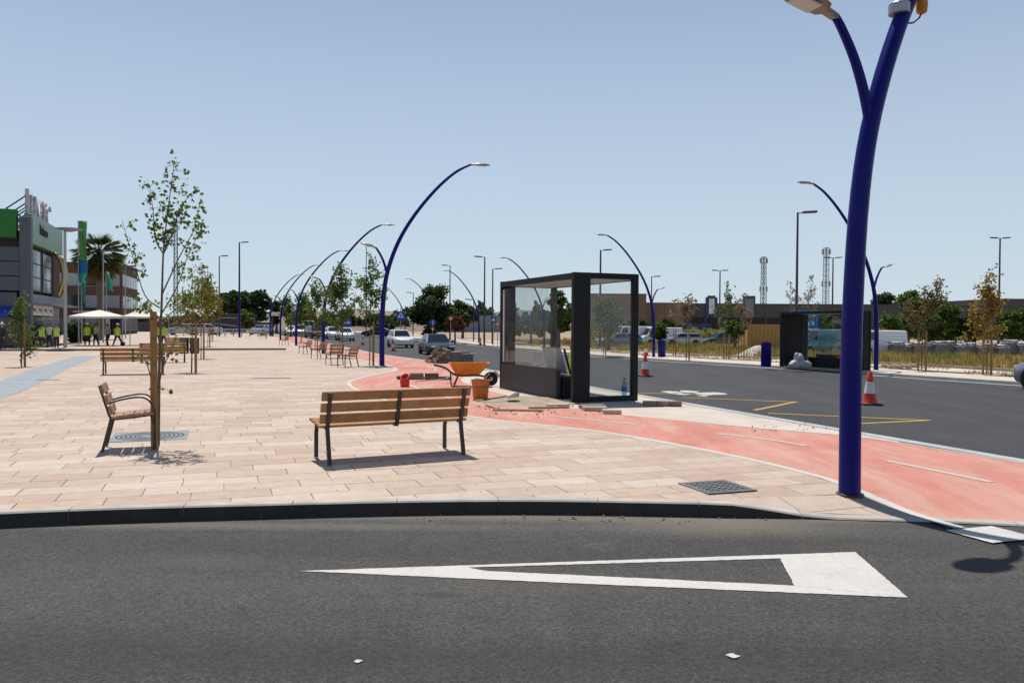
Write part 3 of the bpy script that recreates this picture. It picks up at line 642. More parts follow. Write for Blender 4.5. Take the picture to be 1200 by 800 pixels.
# ---- benches and chairs (slats on flat steel frames)
def make_seat(name, L, supports, wood, cat):
    t = thing(name, 'x', cat)
    def back(v): return (-.205 - .105 * v - .02 * v * v, .47 + .37 * v)   # y, z along the leaning back
    n_ang = math.atan2(.105, .37)
    for v in (.14, .5, .86):
        y, z = back(v); MB().box((0, y + .012, z), (L, .032, .112), 0, .006, n_ang + .04 * (v - .5) * 4).build('back_slat', wood, t)
    for i, y in enumerate((-.135, -.012, .111, .234)):
        MB().box((0, y, .432 + .012 * i), (L, .112, .032), 0, .006, .05).build('seat_slat', wood, t)
    for i, x in enumerate(supports):
        end = i in (0, len(supports) - 1); f = MB(); w_ = .022 if len(supports) > 2 else .011
        def bar(P, th=.028): 
            P = [(p[0], p[1]) for p in P]; L1, L2 = [], []
            for k, p in enumerate(P):
                a, b = Vector(P[max(k - 1, 0)]), Vector(P[min(k + 1, len(P) - 1)]); d = (b - a).normalized(); n = Vector((-d.y, d.x)) * th / 2
                L1.append(Vector(p) + n); L2.append(Vector(p) - n)
            rows = [[(x - w_, q.x, q.y), (x + w_, q.x, q.y), (x + w_, r.x, r.y), (x - w_, r.x, r.y)] for q, r in zip(L1, L2)]
            f.rings(rows)
        up_ = [(-.195, .40), (-.225, .47), (-.255, .57), (-.29, .69), (-.332, .83)]
        bar(up_); bar([(-.2, .405), (.05, .425), (.27, .452)], .026)
        f.build('support', 'steel_dark', t)
        if end:
            l = MB(); f = l; bar([(-.2, .42), (-.24, .25), (-.30, .006)], .034); l.build('leg', 'steel_dark', t)
            l = MB(); f = l; bar([(.255, .45), (.30, .3), (.30, .006)], .03); l.build('leg', 'steel_dark', t)
            if len(supports) > 2: continue
            ar = MB(); sx = x + (.0 if x > 0 else .0)
            ar.tube(arc_pts([(sx, -.255, .60), (sx, -.1, .645), (sx, .08, .675), (sx, .2, .655), (sx, .275, .56), (sx, .30, .45), (sx, .305, .32)], 5), .011, 8); ar.build('armrest', 'steel_dark', t, 60)
    return t
bench = make_seat('bench', 1.86, (-.84, 0, .84), 'slat_wood', 'bench')
a, b = G(371, 546), G(556, 532); mid = (a + b) / 2; bd = (b - a)
brz = math.atan2(bd.y, bd.x); bn = Vector((-math.sin(brz), math.cos(brz), 0))
bench.location = mid + bn * .30; bench.rotation_euler = (0, 0, brz); bench['label'] = 'wooden slatted bench seen from behind, alone on the paving before the kerb'
gb = 'slatted benches on the plaza'; bench['group'] = gb
def bench_at(px0, px1, py, label, rz=RZ):
    a, b = G(px0, py), G(px1, py); m = (a + b) / 2; again(bench, label, (m.x, m.y + .3, m.z), rz, gb)
bench_at(121, 182, 439, 'wooden bench with its back turned, beyond the single chair and grey slab band')
bench_at(165, 211, 425, 'wooden bench behind another bench, between the two staked yellowing trees')
bench_at(190, 226, 409.5, 'small far wooden bench under the pale peaked canopy')
chair = make_seat('chair', .60, (-.25, .25), 'slat_worn', 'chair')
a, b = G(117.5, 530), G(124, 523); m = (a + b) / 2
gc = 'single slatted chairs'; chair['group'] = gc; chair.location = (m.x + .30, m.y + .1, m.z); chair.rotation_euler = (0, 0, RZ - math.pi / 2 + .03)
chair['label'] = 'single wooden slatted armchair facing the staked tree by the tree grate'
for px, py, rz, lb in ((408, 430, 2.0, 'metal framed chair by the base of a blue lamp, next to a staked tree'), (392, 427.5, .25, 'metal framed chair turned beside its neighbour at the blue lamp'),
                       (374, 420, 2.1, 'metal framed chair second along the cycle lane edge'), (358, 414.5, 2.0, 'metal framed chair third along the cycle lane edge'),
                       (333, 404.5, 2.0, 'small distant chair before the pale far canopy'), (309, 398, .3, 'small distant chair by the far left lamp pole')):
    p = G(px, py); s_, t_ = ST(p.x, p.y); again(chair, lb, (p.x, p.y, p.z + (.12 if s_ > 59.6 and t_ < 4.2 else 0)), RZ + rz, gc)

# ---- bus shelters
def make_shelter(closed=False):
    t = thing('bus_shelter', 'x', 'bus shelter')
    Lx, D, H = 1.58, 4.25, 2.76      # local x across (towards the road), local y along
    # near end frame: wide post + open portal; origin at the near plaza-side corner
    MB().box((.20, .06, H / 2), (.40, .12, H), 0, .006).build('post', 'shelter_metal', t)
    if closed: MB().box((.90, .06, H / 2), (.94, .09, H - .25)).build('advert_case', 'shelter_metal', t)
    MB().box((Lx - .07, .06, H / 2), (.14, .12, H), 0, .006).build('post', 'shelter_metal', t)
    MB().box(((.4 + Lx - .14) / 2, .06, .06), (Lx - .545, .11, .12), 0, .004).build('sill', 'shelter_metal', t)
    MB().box(((.4 + Lx - .14) / 2, .06, H - .06), (Lx - .545, .11, .12), 0, .004).build('head', 'shelter_metal', t)
    if not closed: MB().box(((.4 + Lx - .14) / 2, .06, H / 2), (Lx - .55, .012, H - .245)).build('end_pane', 'shelter_glass', t)
    # far end
    MB().box((.05, D - .05, H / 2), (.10, .10, H), 0, .006).build('post', 'shelter_metal', t)
    MB().box((.25, D - .055, H / 2), (.295, .07, H - .2), 0, .004).build('end_panel', 'shelter_metal', t); MB().box((.88, D - .06, H / 2), (.94, .012, H - .30)).build('end_pane', 'shelter_glass', t); MB().box((.88, D - .06, .06), (.94, .11, .12)).build('sill', 'shelter_metal', t)
    MB().box((Lx - .07, D - .06, H / 2), (.14, .12, H), 0, .006).build('post', 'shelter_metal', t)
    # roof: thin slab with deep fascia beams
    r = MB().box((Lx / 2, D / 2, H - .10), (Lx - .24, D - .24, .05)).build('roof', 'shelter_roof', t)
    MB().box((.05, D / 2 + .01, H - .075), (.10, D - .225, .13), 0, .004).build('fascia', 'shelter_metal', r)
    MB().box((Lx - .06, D / 2, H - .07), (.12, D - .244, .14), 0, .004).build('fascia', 'shelter_metal', r)
    MB().box((Lx / 2, D - .06, H - .07), (Lx - .28, .12, .14), 0, .004).build('fascia', 'shelter_metal', r)
    # back wall: plinth and tall panes
    MB().box((.06, D / 2 + .39, .34), (.12, D - .92, .64), 0, .006).build('plinth', 'shelter_base', t)
    y0, y1 = .95, D - .12; n = 3
    for i in range(n):
        a = y0 + (y1 - y0) * i / n; b = y0 + (y1 - y0) * (i + 1) / n
        MB().box((.06, (a + b) / 2, (.67 + H - .18) / 2), (.012, b - a - .012, H - .18 - .68)).build('back_pane', 'shelter_glass', t)
    MB().box((.05, D - .135, H / 2 + .24), (.03, .03, H - .9)).build('trim', 'sign_white', t)
    # seat inside
    MB().box((.33, D / 2 + .1, .27), (.38, D - 1.3, .46), 0, .01).build('seat', 'shelter_metal', t)
    MB().box((Lx / 2 - .05, D / 2, -.01), (Lx - .02, D - .02, .05)).build('floor_slab', 'band_grey', t)
    return t
shel = make_shelter()
SRZ = R(22.3); p = G(671.5, 472); shel.location = (p.x, p.y, g(p.x, p.y)); shel.rotation_euler = (0, 0, SRZ); shel['label'] = 'black framed glass bus shelter under construction beside the cycle lane'; shel['group'] = 'bus shelters'
p = G(915, 429); s1, t1 = ST(p.x, p.y); FS = (s1, t1)
q = make_shelter(True); q['label'] = 'black bus shelter with dark advert case on the far pavement, white sack at its foot'; q['group'] = 'bus shelters'
q.scale = (1, 1, .96); q.location = (*W(s1, t1 + 1.5), p.z); q.rotation_euler = (0, 0, RZ + math.pi)
# leaning pale board inside the near shelter
bd_ = thing('leaning_board', 'pale grey board leaning inside the glass shelter', 'board', shel.location, SRZ)
MB().box((.52, 2.05, .82), (.03, 1.0, .62), 0, .003, 0, -.28).build('panel', 'sack', bd_); MB().box((.60, 1.5, .80), (.03, .06, .62), 0, 0, 0, -.28).build('batten', 'black', bd_)
# water bottle on the portal sill
wb = thing('water_bottle', 'clear blue water bottle standing in the open shelter frame', 'bottle', (shel.location.x + math.cos(SRZ) * 1.27 - math.sin(SRZ) * .06, shel.location.y + math.sin(SRZ) * 1.27 + math.cos(SRZ) * .06, shel.location.z + .12), RZ)
MB().lathe([(.05, 0), (.058, .02), (.058, .22), (.05, .27), (.022, .32), (.02, .35)], seg=12).build('body', 'bottle_plastic', wb, 40); MB().lathe([(.024, .35), (.024, .385)], seg=10).build('cap', 'sign_blue', wb)
MB().lathe([(.059, .1), (.059, .19)], seg=12).build('sticker', 'sign_blue', wb, 40)
# ---- cones
def make_cone():
    t = thing('traffic_cone', 'x', 'cone')
    MB().box((0, 0, .02), (.42, .42, .04), 0, .01).build('foot', 'cone_foot', t)
    MB().lathe([(.165, .04), (.15, .06), (.125, .2), (.118, .25)], seg=18).build('lower_band', 'cone_red', t, 40)
    MB().lathe([(.1185, .25), (.08, .5)], seg=18).build('white_band', 'cone_white', t, 40); MB().lathe([(.08, .5), (.045, .70), (.03, .72)], seg=18).build('tip', 'cone_red', t, 40)
    return t
cone = make_cone(); gco = 'traffic cones'
p = G(1019, 474, -.13); cone.location = p; cone['label'] = 'red and white traffic cone on the avenue beside the near blue lamp'; cone['group'] = gco
cone.scale = (1.12,) * 3
for px, py, dz, lb in ((756, 441, -.13, 'red and white traffic cone on the avenue just past the glass shelter'), (983, 435.5, -.13, 'small traffic cone at the kerb before the far bus shelter'), (461, 411.5, -.13, 'faded traffic cone on the avenue beside the blue lamp at the bend'),
                   (425, 404, -.13, 'distant traffic cone behind a young tree on the avenue'), (563, 405, 0, 'distant traffic cone on the far pavement by thin poles'), (757, 417, 0, 'small orange cone on the far pavement beside the blue bin')):
    p = G(px, py, dz); again(cone, lb, p, .3, gco)

# ---- building work beside the cycle lane
def heap(name, label, c, rx, ry, h, mat, seed, cat, n=22):
    rg = random.Random(seed); mb = MB(); rows = []
    for i in range(8):
        u = i / 7; r = 1 - u
        rows.append([(rx * (r + .02) * math.cos(2 * math.pi * k / n) * (1 + .16 * math.sin(k * 2.1 + seed) * r), ry * (r + .02) * math.sin(2 * math.pi * k / n) * (1 + .14 * math.cos(k * 1.7 + seed) * r), h * (sm(u) * .9 + .1 * u) + rg.uniform(-.04, .04) * h * (0 < i < 7)) for k in range(n)])
    mb.rings(rows); o = mb.build(name, mat, None, 60); o.location = c; return tag(o, label, cat)
p = G(612, 470); o = heap('sand_bed', 'tan sand bed spread against the shelter plinth', (p.x, p.y + .1, p.z - .004), 1.05, 1.25, .10, 'sand', 4, 'sand'); o.rotation_euler = (0, 0, RZ)
# wheelbarrow
wbp = G(548, 452); wr = thing('wheelbarrow', 'orange builder wheelbarrow with a deep tray beside the shelter', 'wheelbarrow', wbp, RZ - .25)
tray = []
for z, x0, x1, hw in ((.30, -.30, .28, .20), (.32, -.32, .31, .22), (.46, -.41, .44, .29), (.60, -.48, .56, .345), (.62, -.50, .58, .36)):
    tray.append([(x0, -hw, z), (x1, -hw * .85, z), (x1, hw * .85, z), (x0, hw, z)])
inner = [[(x * .95, y * .93, z) for x, y, z in r] for r in tray[::-1]]
inner = [[(x, y, max(z, .345)) for x, y, z in r] for r in inner[:-1]]
MB().rings(tray + inner).build('tray', 'barrow_orange', wr)
mb = MB(); mb.rings([[(x * .9, y * .88, .54 + .03 * math.sin(x * 9 + y * 7)) for x, y, z in tray[3]], [(x * .3, y * .3, .575) for x, y, z in tray[3]]]); mb.build('mortar_load', 'sand', wr)
for s_ in (-1, 1):
    MB().tube(arc_pts([(.62, .06 * s_, .19), (.3, .2 * s_, .28), (-.3, .24 * s_, .29), (-.6, .27 * s_, .48), (-.9, .28 * s_, .56)], 4), .017, 8).build('handle', 'steel_dark', wr, 50)
    MB().tube([(-.25, .22 * s_, .29), (-.36, .24 * s_, .02), (-.44, .24 * s_, .02), (-.46, .25 * s_, .36)], .014, 8).build('leg', 'steel_dark', wr, 50)
whl = MB().lathe([(.06, -.03), (.15, -.045), (.185, -.03), (.19, 0), (.185, .03), (.15, .045), (.06, .03)], seg=20); wo_ = whl.build('wheel', 'tyre', wr, 50); wo_.rotation_euler = (math.pi / 2, 0, 0); wo_.location = (.62, 0, .19)
h = MB().lathe([(.055, -.05), (.055, .05)], seg=10).build('hub', 'rim', wo_)
# mortar tub in front of the shelter
tp = G(563, 467.5); tb = thing('mortar_tub', 'dirty orange mortar tub with tools standing in it', 'tub', tp, 0)
MB().lathe([(.15, 0), (.16, .01), (.20, .40), (.215, .41), (.215, .43), (.19, .43), (.15, .06)], seg=20).build('body', 'tub_orange', tb, 50); MB().lathe([(.186, .36), (.05, .38)], seg=14).build('contents', 'crate_dark', tb, 50)
MB().tube([(.02, .02, .37), (.2, .05, .56)], .014, 6).build('tool_handle', 'board', tb); MB().box((-.08, -.03, .41), (.1, .05, .09), .4, 0, .3).build('trowel', 'tool_grey', tb)
MB().tube(arc_pts([(-.205, 0, .38), (-.2, -.15, .30), (0, -.23, .27), (.2, -.15, .30), (.205, 0, .38)], 4), .006, 6).build('carry_handle', 'steel_dark', tb)
# stacked pavers
pv = {}
def paver(name_mat, size):
    k = (name_mat, size)
    if k not in pv: pv[k] = MB().box((0, 0, 0), size, 0, .008).mesh('paver', name_mat)
    return pv[k]
gp_ = 'pavers of the neat grey stack'; rg = random.Random(5)
pc = G(534, 425.5)
for lay in range(7):
    for ix in range(3):
        for iy in range(2):
            if lay == 6 and (ix > 0): continue
            if lay == 5 and ix == 2 and iy == 0: continue
            o = bpy.data.objects.new('paver', paver('paver_grey', (.50, .42, .085))); col.objects.link(o)
            o.location = (pc.x + NT.x * (ix - 1) * .515 + DS.x * (iy * .44) + rg.uniform(-.012, .012), pc.y + NT.y * (ix - 1) * .515 + DS.y * (iy * .44), pc.z + .0435 + lay * .0862); o.rotation_euler = (0, 0, RZ + rg.uniform(-.03, .03))
            tag(o, 'flat grey brown paver in the neat stack by the cycle lane bend', 'paver', gp_)
pc2 = G(515, 425.5); hs = []
for k in range(46):
    u = k / 46; r = (1 - u) * .52; a = rg.uniform(0, 6.28); o = bpy.data.objects.new('paver', paver('paver_brown', (.24, .16, .08))); col.objects.link(o)
    o.location = (pc2.x + r * math.cos(a) * 1.1, pc2.y + r * math.sin(a), pc2.z + .05 + u * .72 ); o.rotation_euler = (rg.uniform(-.25, .25), rg.uniform(-.25, .25), rg.uniform(0, 6)); tag(o, 'broken brown paver in the loose heap before the grey stack', 'paver', 'pavers of the loose brown heap')
for px, py, L, a, mt, lb in ((654, 477.5, .42, .3, 'paver_cream', 'loose pale paver tucked against the shelter post foot'), (697, 481, .46, .1, 'paver_cream', 'loose pale paver in the middle of three by the shelter post'), (717, 484.5, .34, .0, 'paver_cream', 'loose pale paver nearest the cycle lane, front of the shelter'), (694, 478.5, .50, .25, 'paver_grey', 'long flat paver lying at the portal foot')):
    p = G(px, py); o = MB().box((0, 0, .04), (L, .2, .08), 0, .01).build('paver', mt); o.location = p; o.rotation_euler = (0, 0, a); tag(o, lb, 'paver', 'loose pavers by the shelter')
p = G(776, 475.5); for_y = p.y
for k in range(3):
    o = MB().box((0, 0, .05), (.26, .16, .1), 0, .01).build('paver', 'paver_brown'); o.location = (p.x + (k - 1) * .265, p.y + .01 * k, p.z + .0); o.rotation_euler = (0, 0, .03 * k); tag(o, ('dark brown paver at the shelter end of the short row of three', 'dark brown paver in the middle of the short row of three', 'dark brown paver at the road end of the short row of three')[k], 'paver', 'short row of pavers')
p = G(497, 444.5)
for k in range(7):
    o = MB().box((0, 0, .05), (.4, .16, .09), 0, .01).build('paver', 'paver_brown' if k % 3 else 'crate_dark'); o.location = (p.x + (k % 4 - 1.5) * .41, p.y + .2 * (k // 4) + rg.uniform(-.05, .05), p.z + .0 + (.092 if k >= 5 else 0)); o.rotation_euler = (0, 0, rg.uniform(-.15, .15) + .2)
    if k >= 5: o.location.y = p.y + .02; o.location.x = p.x + (k - 5.5) * .45
    tag(o, 'brown paver laid out on the cycle lane behind the bench', 'paver', 'pavers laid out on the cycle lane')
p = G(474.5, 453); o = thing('hose_coil', 'red coil of hose on the cycle lane behind the bench', 'hose', p, .4)
mb = MB(); mb.tube([(.15 * math.cos(a * .5) , .12 * math.sin(a * .5), .17 + .13 * math.sin(a * .5 + .6) + .004 * a) for a in range(50)], .03, 8); mb.build('coil', 'hose_red', o, 60)
MB().lathe([(.16, 0), (.165, .02), (.165, .26), (.16, .28)], seg=16).build('drum', 'hose_red', o, 50); o.scale = (.72,) * 3
p = G(518, 449); o = thing('shovel', 'grey shovel lying tilted over pavers on the cycle lane', 'shovel', p, .25)
MB().tube([(-.75, 0, .06), (.05, 0, .12)], .016, 6).build('shaft', 'board', o); mb = MB(); mb.rings([[(.05, -.03, .14), (.05, .03, .14)], [(.1, -.11, .13), (.1, .11, .13)], [(.28, -.11, .22), (.28, .11, .22)], [(.4, -.02, .32), (.4, .02, .32)]], close=False, caps=False); mb.build('blade', 'tool_grey', o)
p = G(594, 472); o = thing('spade', 'dark spade with its blade resting on the sand bed', 'spade', p, -.1)
MB().tube([(-.5, .05, .05), (.0, 0, .14)], .015, 6).build('shaft', 'steel_dark', o); mb = MB(); mb.rings([[(0, -.09, .10), (0, .09, .12)], [(.14, -.12, .12), (.14, .1, .20)], [(.26, -.06, .14), (.26, .05, .22)]], close=False, caps=False); mb.build('blade', 'crate_dark', o)
for k, (px, py, L, rz, lb) in enumerate(((577, 477.5, .75, 1.9, 'pale timber offcut pointing at the mortar tub'), (607, 481.5, .95, -.12, 'long timber edging board along the front of the sand bed'), (637, 478.5, .6, .25, 'short timber edging board at the shelter end of the sand'), (571, 470, .5, .3, 'short timber board under the mortar tub'))):
    p = G(px, py); o = MB().box((0, 0, .02), (L, .07, .04), 0, .003).build('timber_board', 'board'); o.location = p; o.rotation_euler = (0, 0, rz); tag(o, lb, 'board', 'timber boards around the sand')
p = G(580, 441.5); o = heap('cement_block', 'grey lump of set mortar at the far shelter corner', p, .22, .2, .2, 'paver_grey', 8, 'mortar', 10)
# crumbs of debris on the paving
db = MB(); rg = random.Random(21)
def crumb(px, py, r, dz): 
    p = G(px, py, dz); b = bmesh.new(); bmesh.ops.create_icosphere(b, subdivisions=1, radius=r)
    for v in b.verts: v.co *= rg.uniform(.6, 1.2)
    db.addbm(b, Matrix.Translation(p + Vector((0, 0, r * .4))))
for k in range(40): crumb(rg.uniform(880, 1060), rg.gauss(501, 3), rg.uniform(.006, .016), 0)
for k in range(70): crumb(rg.uniform(560, 720), rg.gauss(480, 4), rg.uniform(.006, .022), 0)
for k in range(60): crumb(rg.uniform(480, 900), rg.gauss(607, 3), rg.uniform(.005, .016), -.13)
for k in range(40): crumb(rg.uniform(20, 900), rg.uniform(560, 582), rg.uniform(.004, .008), 0)
for k in range(50): crumb(rg.uniform(20, 1180), rg.uniform(615, 795), rg.uniform(.003, .007), -.13)
tag(db.build('debris', 'paver_brown'), 'scattered crumbs of stone and mortar', 'debris', kind='stuff')
# ---- road signs
def disc(r, th, seg=20, rot=0): return [(r * math.cos(2 * math.pi * k / seg + rot), 0, r * math.sin(2 * math.pi * k / seg + rot)) for k in range(seg)]
def sign(name, label, loc, rz, plates, H, group='road signs'):
    t = thing(name, label, 'sign', loc, rz, group); MB().tube([(0, 0, 0), (0, 0, H)], .032, 8).build('post', 'steel_pale', t, 50)
    for (shape, r, z, cm, parts) in plates:
        if shape == 'square': P = [(-r, 0, -r), (r, 0, -r), (r, 0, r), (-r, 0, r)]
        elif shape == 'disc': P = disc(r, 0)
        elif shape == 'tri': P = disc(r, 0, 3, math.pi / 2)
        elif shape == 'yield': P = disc(r, 0, 3, -math.pi / 2)
        P = [(a, -.04, b + z) for a, _, b in P]; pl = MB().prism(P, (0, 0, 0), (0, -.02, 0)).build('plate', cm, t)
        for j, (q, m2) in enumerate(parts): MB().prism([(a, -.061 - .003 * j, b + z) for a, b in q], (0, 0, 0), (0, -.003, 0)).build('symbol', m2, pl)
    return t
tri_ = lambda r, k=1: [(r * math.cos(a), r * math.sin(a) * 1) for a in [math.pi / 2 * k + 2 * math.pi / 3 * i for i in range(3)]]
walker = [([(-.06, -.26), (.02, -.26), (.09, .0), (.03, .2), (-.07, .2), (-.05, -.05)], 'black')]
p = at(469.5, 88); sign('crossing_sign', 'square blue pedestrian crossing sign with white triangle by the white car', p, RZ * .5, [('square', .46, hgt(469.5, 370, 88) - p.z, 'sign_blue', [(tri_(.42), 'sign_white'), ([(x_ * .8, y_ * .7) for x_, y_ in walker[0][0]], 'black')])], 3.9)
p = at(507, 74); sign('direction_sign', 'round blue sign above a small yield plate behind the dark car', p, RZ * .5, [('disc', .3, 2.2, 'sign_blue', [([(-.04, -.2), (.04, -.2), (.04, .03), (.1, .03), (0, .21), (-.1, .03), (-.04, .03)], 'sign_white')]), ('yield', .28, 1.6, 'sign_red', [(tri_(.17, -1), 'sign_white')])], 2.5)
p = at(528, 80); sign('yield_sign', 'red and white yield sign on a pole beside the dark car', p, RZ * .5, [('yield', .36, hgt(528, 373, 80) - p.z, 'sign_red', [(tri_(.22, -1), 'sign_white')])], 3.0)
p = at(407, 85); sign('arrow_sign', 'round blue arrow sign behind the white cars', p, RZ * .5, [('disc', .48, hgt(408, 378, 85) - p.z, 'sign_blue', [([(-.33, .07), (.07, .07), (.07, .2), (.33, 0), (.07, -.2), (.07, -.07), (-.33, -.07)], 'sign_white')])], 2.4)
p = at(578, 78); sign('crossing_sign', 'small blue square sign paired with a red triangle by the far lamp', p, RZ * .5, [('square', .26, 2.6, 'sign_blue', [(tri_(.22), 'sign_white')])], 2.9)
p = at(583, 74); sign('warning_sign', 'red bordered triangle sign just left of the glass shelter', p, RZ * .5, [('tri', .34, 2.2, 'sign_red', [(tri_(.2), 'sign_white')])], 2.5)
p = at(741, 49); sign('warning_sign', 'red bordered triangle warning sign seen through the shelter portal', p, RZ * .3, [('tri', .32, hgt(741, 372, 49) - p.z, 'sign_red', [(tri_(.2), 'sign_white'), ([(-.1, -.1), (.1, -.1), (.1, -.02), (-.1, -.02)], 'black')])], 2.7)
# ---- bins, sacks, far pavement things
def bin_(label, px, Y, h=1.0, r=.24, mat='lamp_blue'):
    p = at(px, Y); t = thing('litter_bin', label, 'bin', p, RZ, 'litter bins'); MB().lathe([(r * .85, 0), (r, .04), (r, h - .06), (r * 1.06, h - .05), (r * 1.06, h), (r * .8, h), (r * .75, h - .3)], seg=16).build('body', mat, t, 50); return t
b_ = bin_('dark blue litter bin with red ribbon left of the far bus shelter', 898, 38.5, 1.15); MB().box((0, 0, 1.19), (.6, .04, .06), .3, 0, 0, .2).build('ribbon', 'cone_red', b_)
bin_('dark blue litter bin beside a blue lamp base on the far pavement', 775.5, 56.5, 1.15, .27)
bin_('dark green planter bin at the end of the wooden benches', 215.5, 50, .95, .3, 'car_green'); bin_('dark grey bin between the staked yellowing trees', 228, 50, .95, .28, 'pole_grey')
p = G(937, 432); sk = thing('rubble_sack', 'white rubble sacks piled at the foot of the far bus shelter', 'sack', p, RZ)
for k, (dx, dz, r) in enumerate(((-.45, .3, .5), (.15, .34, .55), (.65, .28, .45), (-.1, .75, .42), (-.3, 1.0, .2))):
    b = bmesh.new(); bmesh.ops.create_icosphere(b, subdivisions=3, radius=r)
    for v in b.verts: v.co = Vector((v.co.x, v.co.y * .7, v.co.z * (.68 if k < 3 else .9))) * (1 + .10 * math.sin(v.co.x * 11 + k) * math.cos(v.co.z * 9 + k * 2)); v.co.z = max(v.co.z, -dz + .01)
    MB().addbm(b, Matrix.Translation((dx, 0, dz))).build('sack', 'sack', sk, 60)
sk.scale = (.58, .58, .62)
# ================================================================== TREES AND PLANTS
def rnd_unit(rg):
    while True:
        v = Vector((rg.uniform(-1, 1), rg.uniform(-1, 1), rg.uniform(-1, 1)))
        if .05 < v.length < 1: return v.normalized()
def leaf(mb, p, size, rg, droop=.3):
    d = rnd_unit(rg); d.z -= droop; d.normalize(); a = d.cross(rnd_unit(rg)).normalized(); n = d.cross(a)
    L, w_ = size * rg.uniform(.7, 1.25), size * .42 * rg.uniform(.8, 1.2); b = len(mb.v)
    q = p + d * L * .5
    mb.v += [tuple(p), tuple(q + a * w_ + n * w_ * .25), tuple(p + d * L), tuple(q - a * w_ + n * w_ * .25)]; mb.f.append((b, b + 1, b + 2, b + 3))
def young_tree(label, loc, branches, leaf_mat, leaf_n, leaf_size, rg, stake=None, group='young staked trees', spread=.09, trunk_r=.022):
    """branches: polylines of points from the base, first one is the trunk; leaves grow on the outer part of each"""
    t = thing('young_tree', label, 'tree', loc, 0, group); tk = MB(); cr = MB(); tw = MB()
    for bi, (P, lf0, dens) in enumerate(branches):
        C = arc_pts(P, 5); n = len(C); r0 = trunk_r * (1 if bi == 0 else .5)
        (tk if bi == 0 else tw).tube(C, [max(.003, r0 * (1 - .85 * i / (n - 1))) for i in range(n)], 7)
        m = int(leaf_n * dens)
        for k in range(m):
            u = lf0 + (1 - lf0) * rg.random() ** .9; i = min(n - 2, int(u * (n - 1))); p = C[i].lerp(C[i + 1], u * (n - 1) - i)
            c = p + Vector((rg.gauss(0, 1), rg.gauss(0, 1), rg.gauss(0, .8))) * spread
            if k % 4 == 0: tw.tube([p, (p + c) / 2 + Vector((0, 0, .01)), c], .003, 4, cap=False)
            for _ in range(3): leaf(cr, c + rnd_unit(rg) * spread * .35, leaf_size, rg)
    o = tk.build('trunk', 'bark', t, 60)
    if tw.v: tw.build('branches', 'bark', t, 60)['kind'] = 'stuff'
    cr.build('crown', leaf_mat, t, fix=False)
    for (dx, dy, h, lx, r) in (stake or []):
        MB().tube([(dx, dy, 0), (dx + lx * .5, dy, h * .5), (dx + lx, dy, h)], [r, r * 1.02, r * .97], 10).build('stake', 'stake_wood', t, 50)
        MB().tube([(dx + lx, dy - r - .004, h - .09), (dx + lx - r - .004, dy, h - .1), (dx + lx, dy + r + .004, h - .09), (0, dy * .2, h - .05), (dx + lx + r + .004, dy, h - .09), (dx + lx, dy - r - .004, h - .09)], .008, 5).build('tie', 'rubber', t)
    return t
rg = random.Random(12)
# the slender tree by the single chair
TB = G(185.5, 521); k_ = TB.y / F; SK = G(181, 526)
def px_(x, y, dep=0): return ((x - 185.5) * k_, dep, (521 - y) * k_)
br = [([px_(185.5, 521), px_(187, 430), px_(190, 350), px_(192, 295), px_(197, 250), px_(205, 190)], .62, 1.6),
      ([px_(192, 297), px_(180, 280, .08), px_(176, 245, .1), px_(172, 215, .1)], .25, 1.0), ([px_(192, 297), px_(206, 272, -.08), px_(216, 245, -.12), px_(234, 222, -.1)], .25, 1.0),
      ([px_(187, 360), px_(166, 345, .1), px_(148, 300, .2), px_(133, 256, .25)], .45, .75), ([px_(188, 370), px_(212, 335, -.1), px_(226, 300, -.15), px_(246, 264, -.2)], .4, .75),
      ([px_(190, 345), px_(205, 300, .15), px_(218, 268, .25), px_(224, 235, .3)], .35, .6), ([px_(187, 372), px_(176, 362, -.1), px_(168, 350, -.15)], .3, .5), ([px_(186, 380), px_(202, 362, .1), px_(222, 345, .2)], .3, .6),
      ([px_(184, 490), px_(196, 440, -.2), px_(209, 416, -.3), px_(214, 405, -.3)], .5, .22), ([px_(184, 470), px_(188, 455, -.2), px_(196, 449, -.25)], .6, .08), ([px_(184, 470), px_(176, 425, -.1), px_(172, 418, -.2)], .6, .1)]
young_tree('slender green leafed tree tied to a thick stake by the tree grate and single chair', TB, br, 'leaf_young', 44, .056, rg, [(SK.x - TB.x, SK.y - TB.y, hgt(181, 365, SK.y), -.01, .043)], spread=.06)
def gen_tree(px, py, top, label, leaf_mat, n=60, wid=.5, stakes=1, lean=0, low=.35, size=.07, Y=None, stake_h=1.6, leafy=1.0, group='young staked trees', spread=.13):
    p = G(px, py) if Y is None else at(px, Y); Y = p.y; H = hgt(px, top, Y) - p.z
    s_, t_ = ST(p.x, p.y)
    if s_ > 59.6 and t_ < 4.2: p.z += .12
    B = [([(0, 0, 0), (.02, 0, H * .35), (lean * .4, .02, H * .7), (lean, 0, H)], .55, 1.2)]
    nb = rg.randint(6, 9)
    for k in range(nb):
        z = H * (low + (.85 - low) * k / nb) + rg.uniform(-.1, .1); a = rg.uniform(0, 6.28) if k % 2 else rg.choice((0.2, 2.9)) + rg.uniform(-.5, .5); L = wid * (1.25 - .8 * k / nb) * rg.uniform(.7, 1.2); x0 = lean * (z / H) ** 2
        B.append(([(x0, 0, z), (x0 + math.cos(a) * L * .4, math.sin(a) * L * .4, z + L * .45), (x0 + math.cos(a) * L, math.sin(a) * L, z + L * rg.uniform(.9, 1.6))], .3, .62 * leafy))
    S = [(.16 + .0 * k if k == 0 else -.18, -.05, stake_h, 0, .042) for k in range(stakes)]
    return young_tree(label, p, B, leaf_mat, n, size, rg, S, group, spread, .026)
gen_tree(25, 430, 348, 'low leafy sapling on a stake in front of the green building', 'leaf_young', 45, .35, 1, 0, .1, .10, stake_h=1.75)
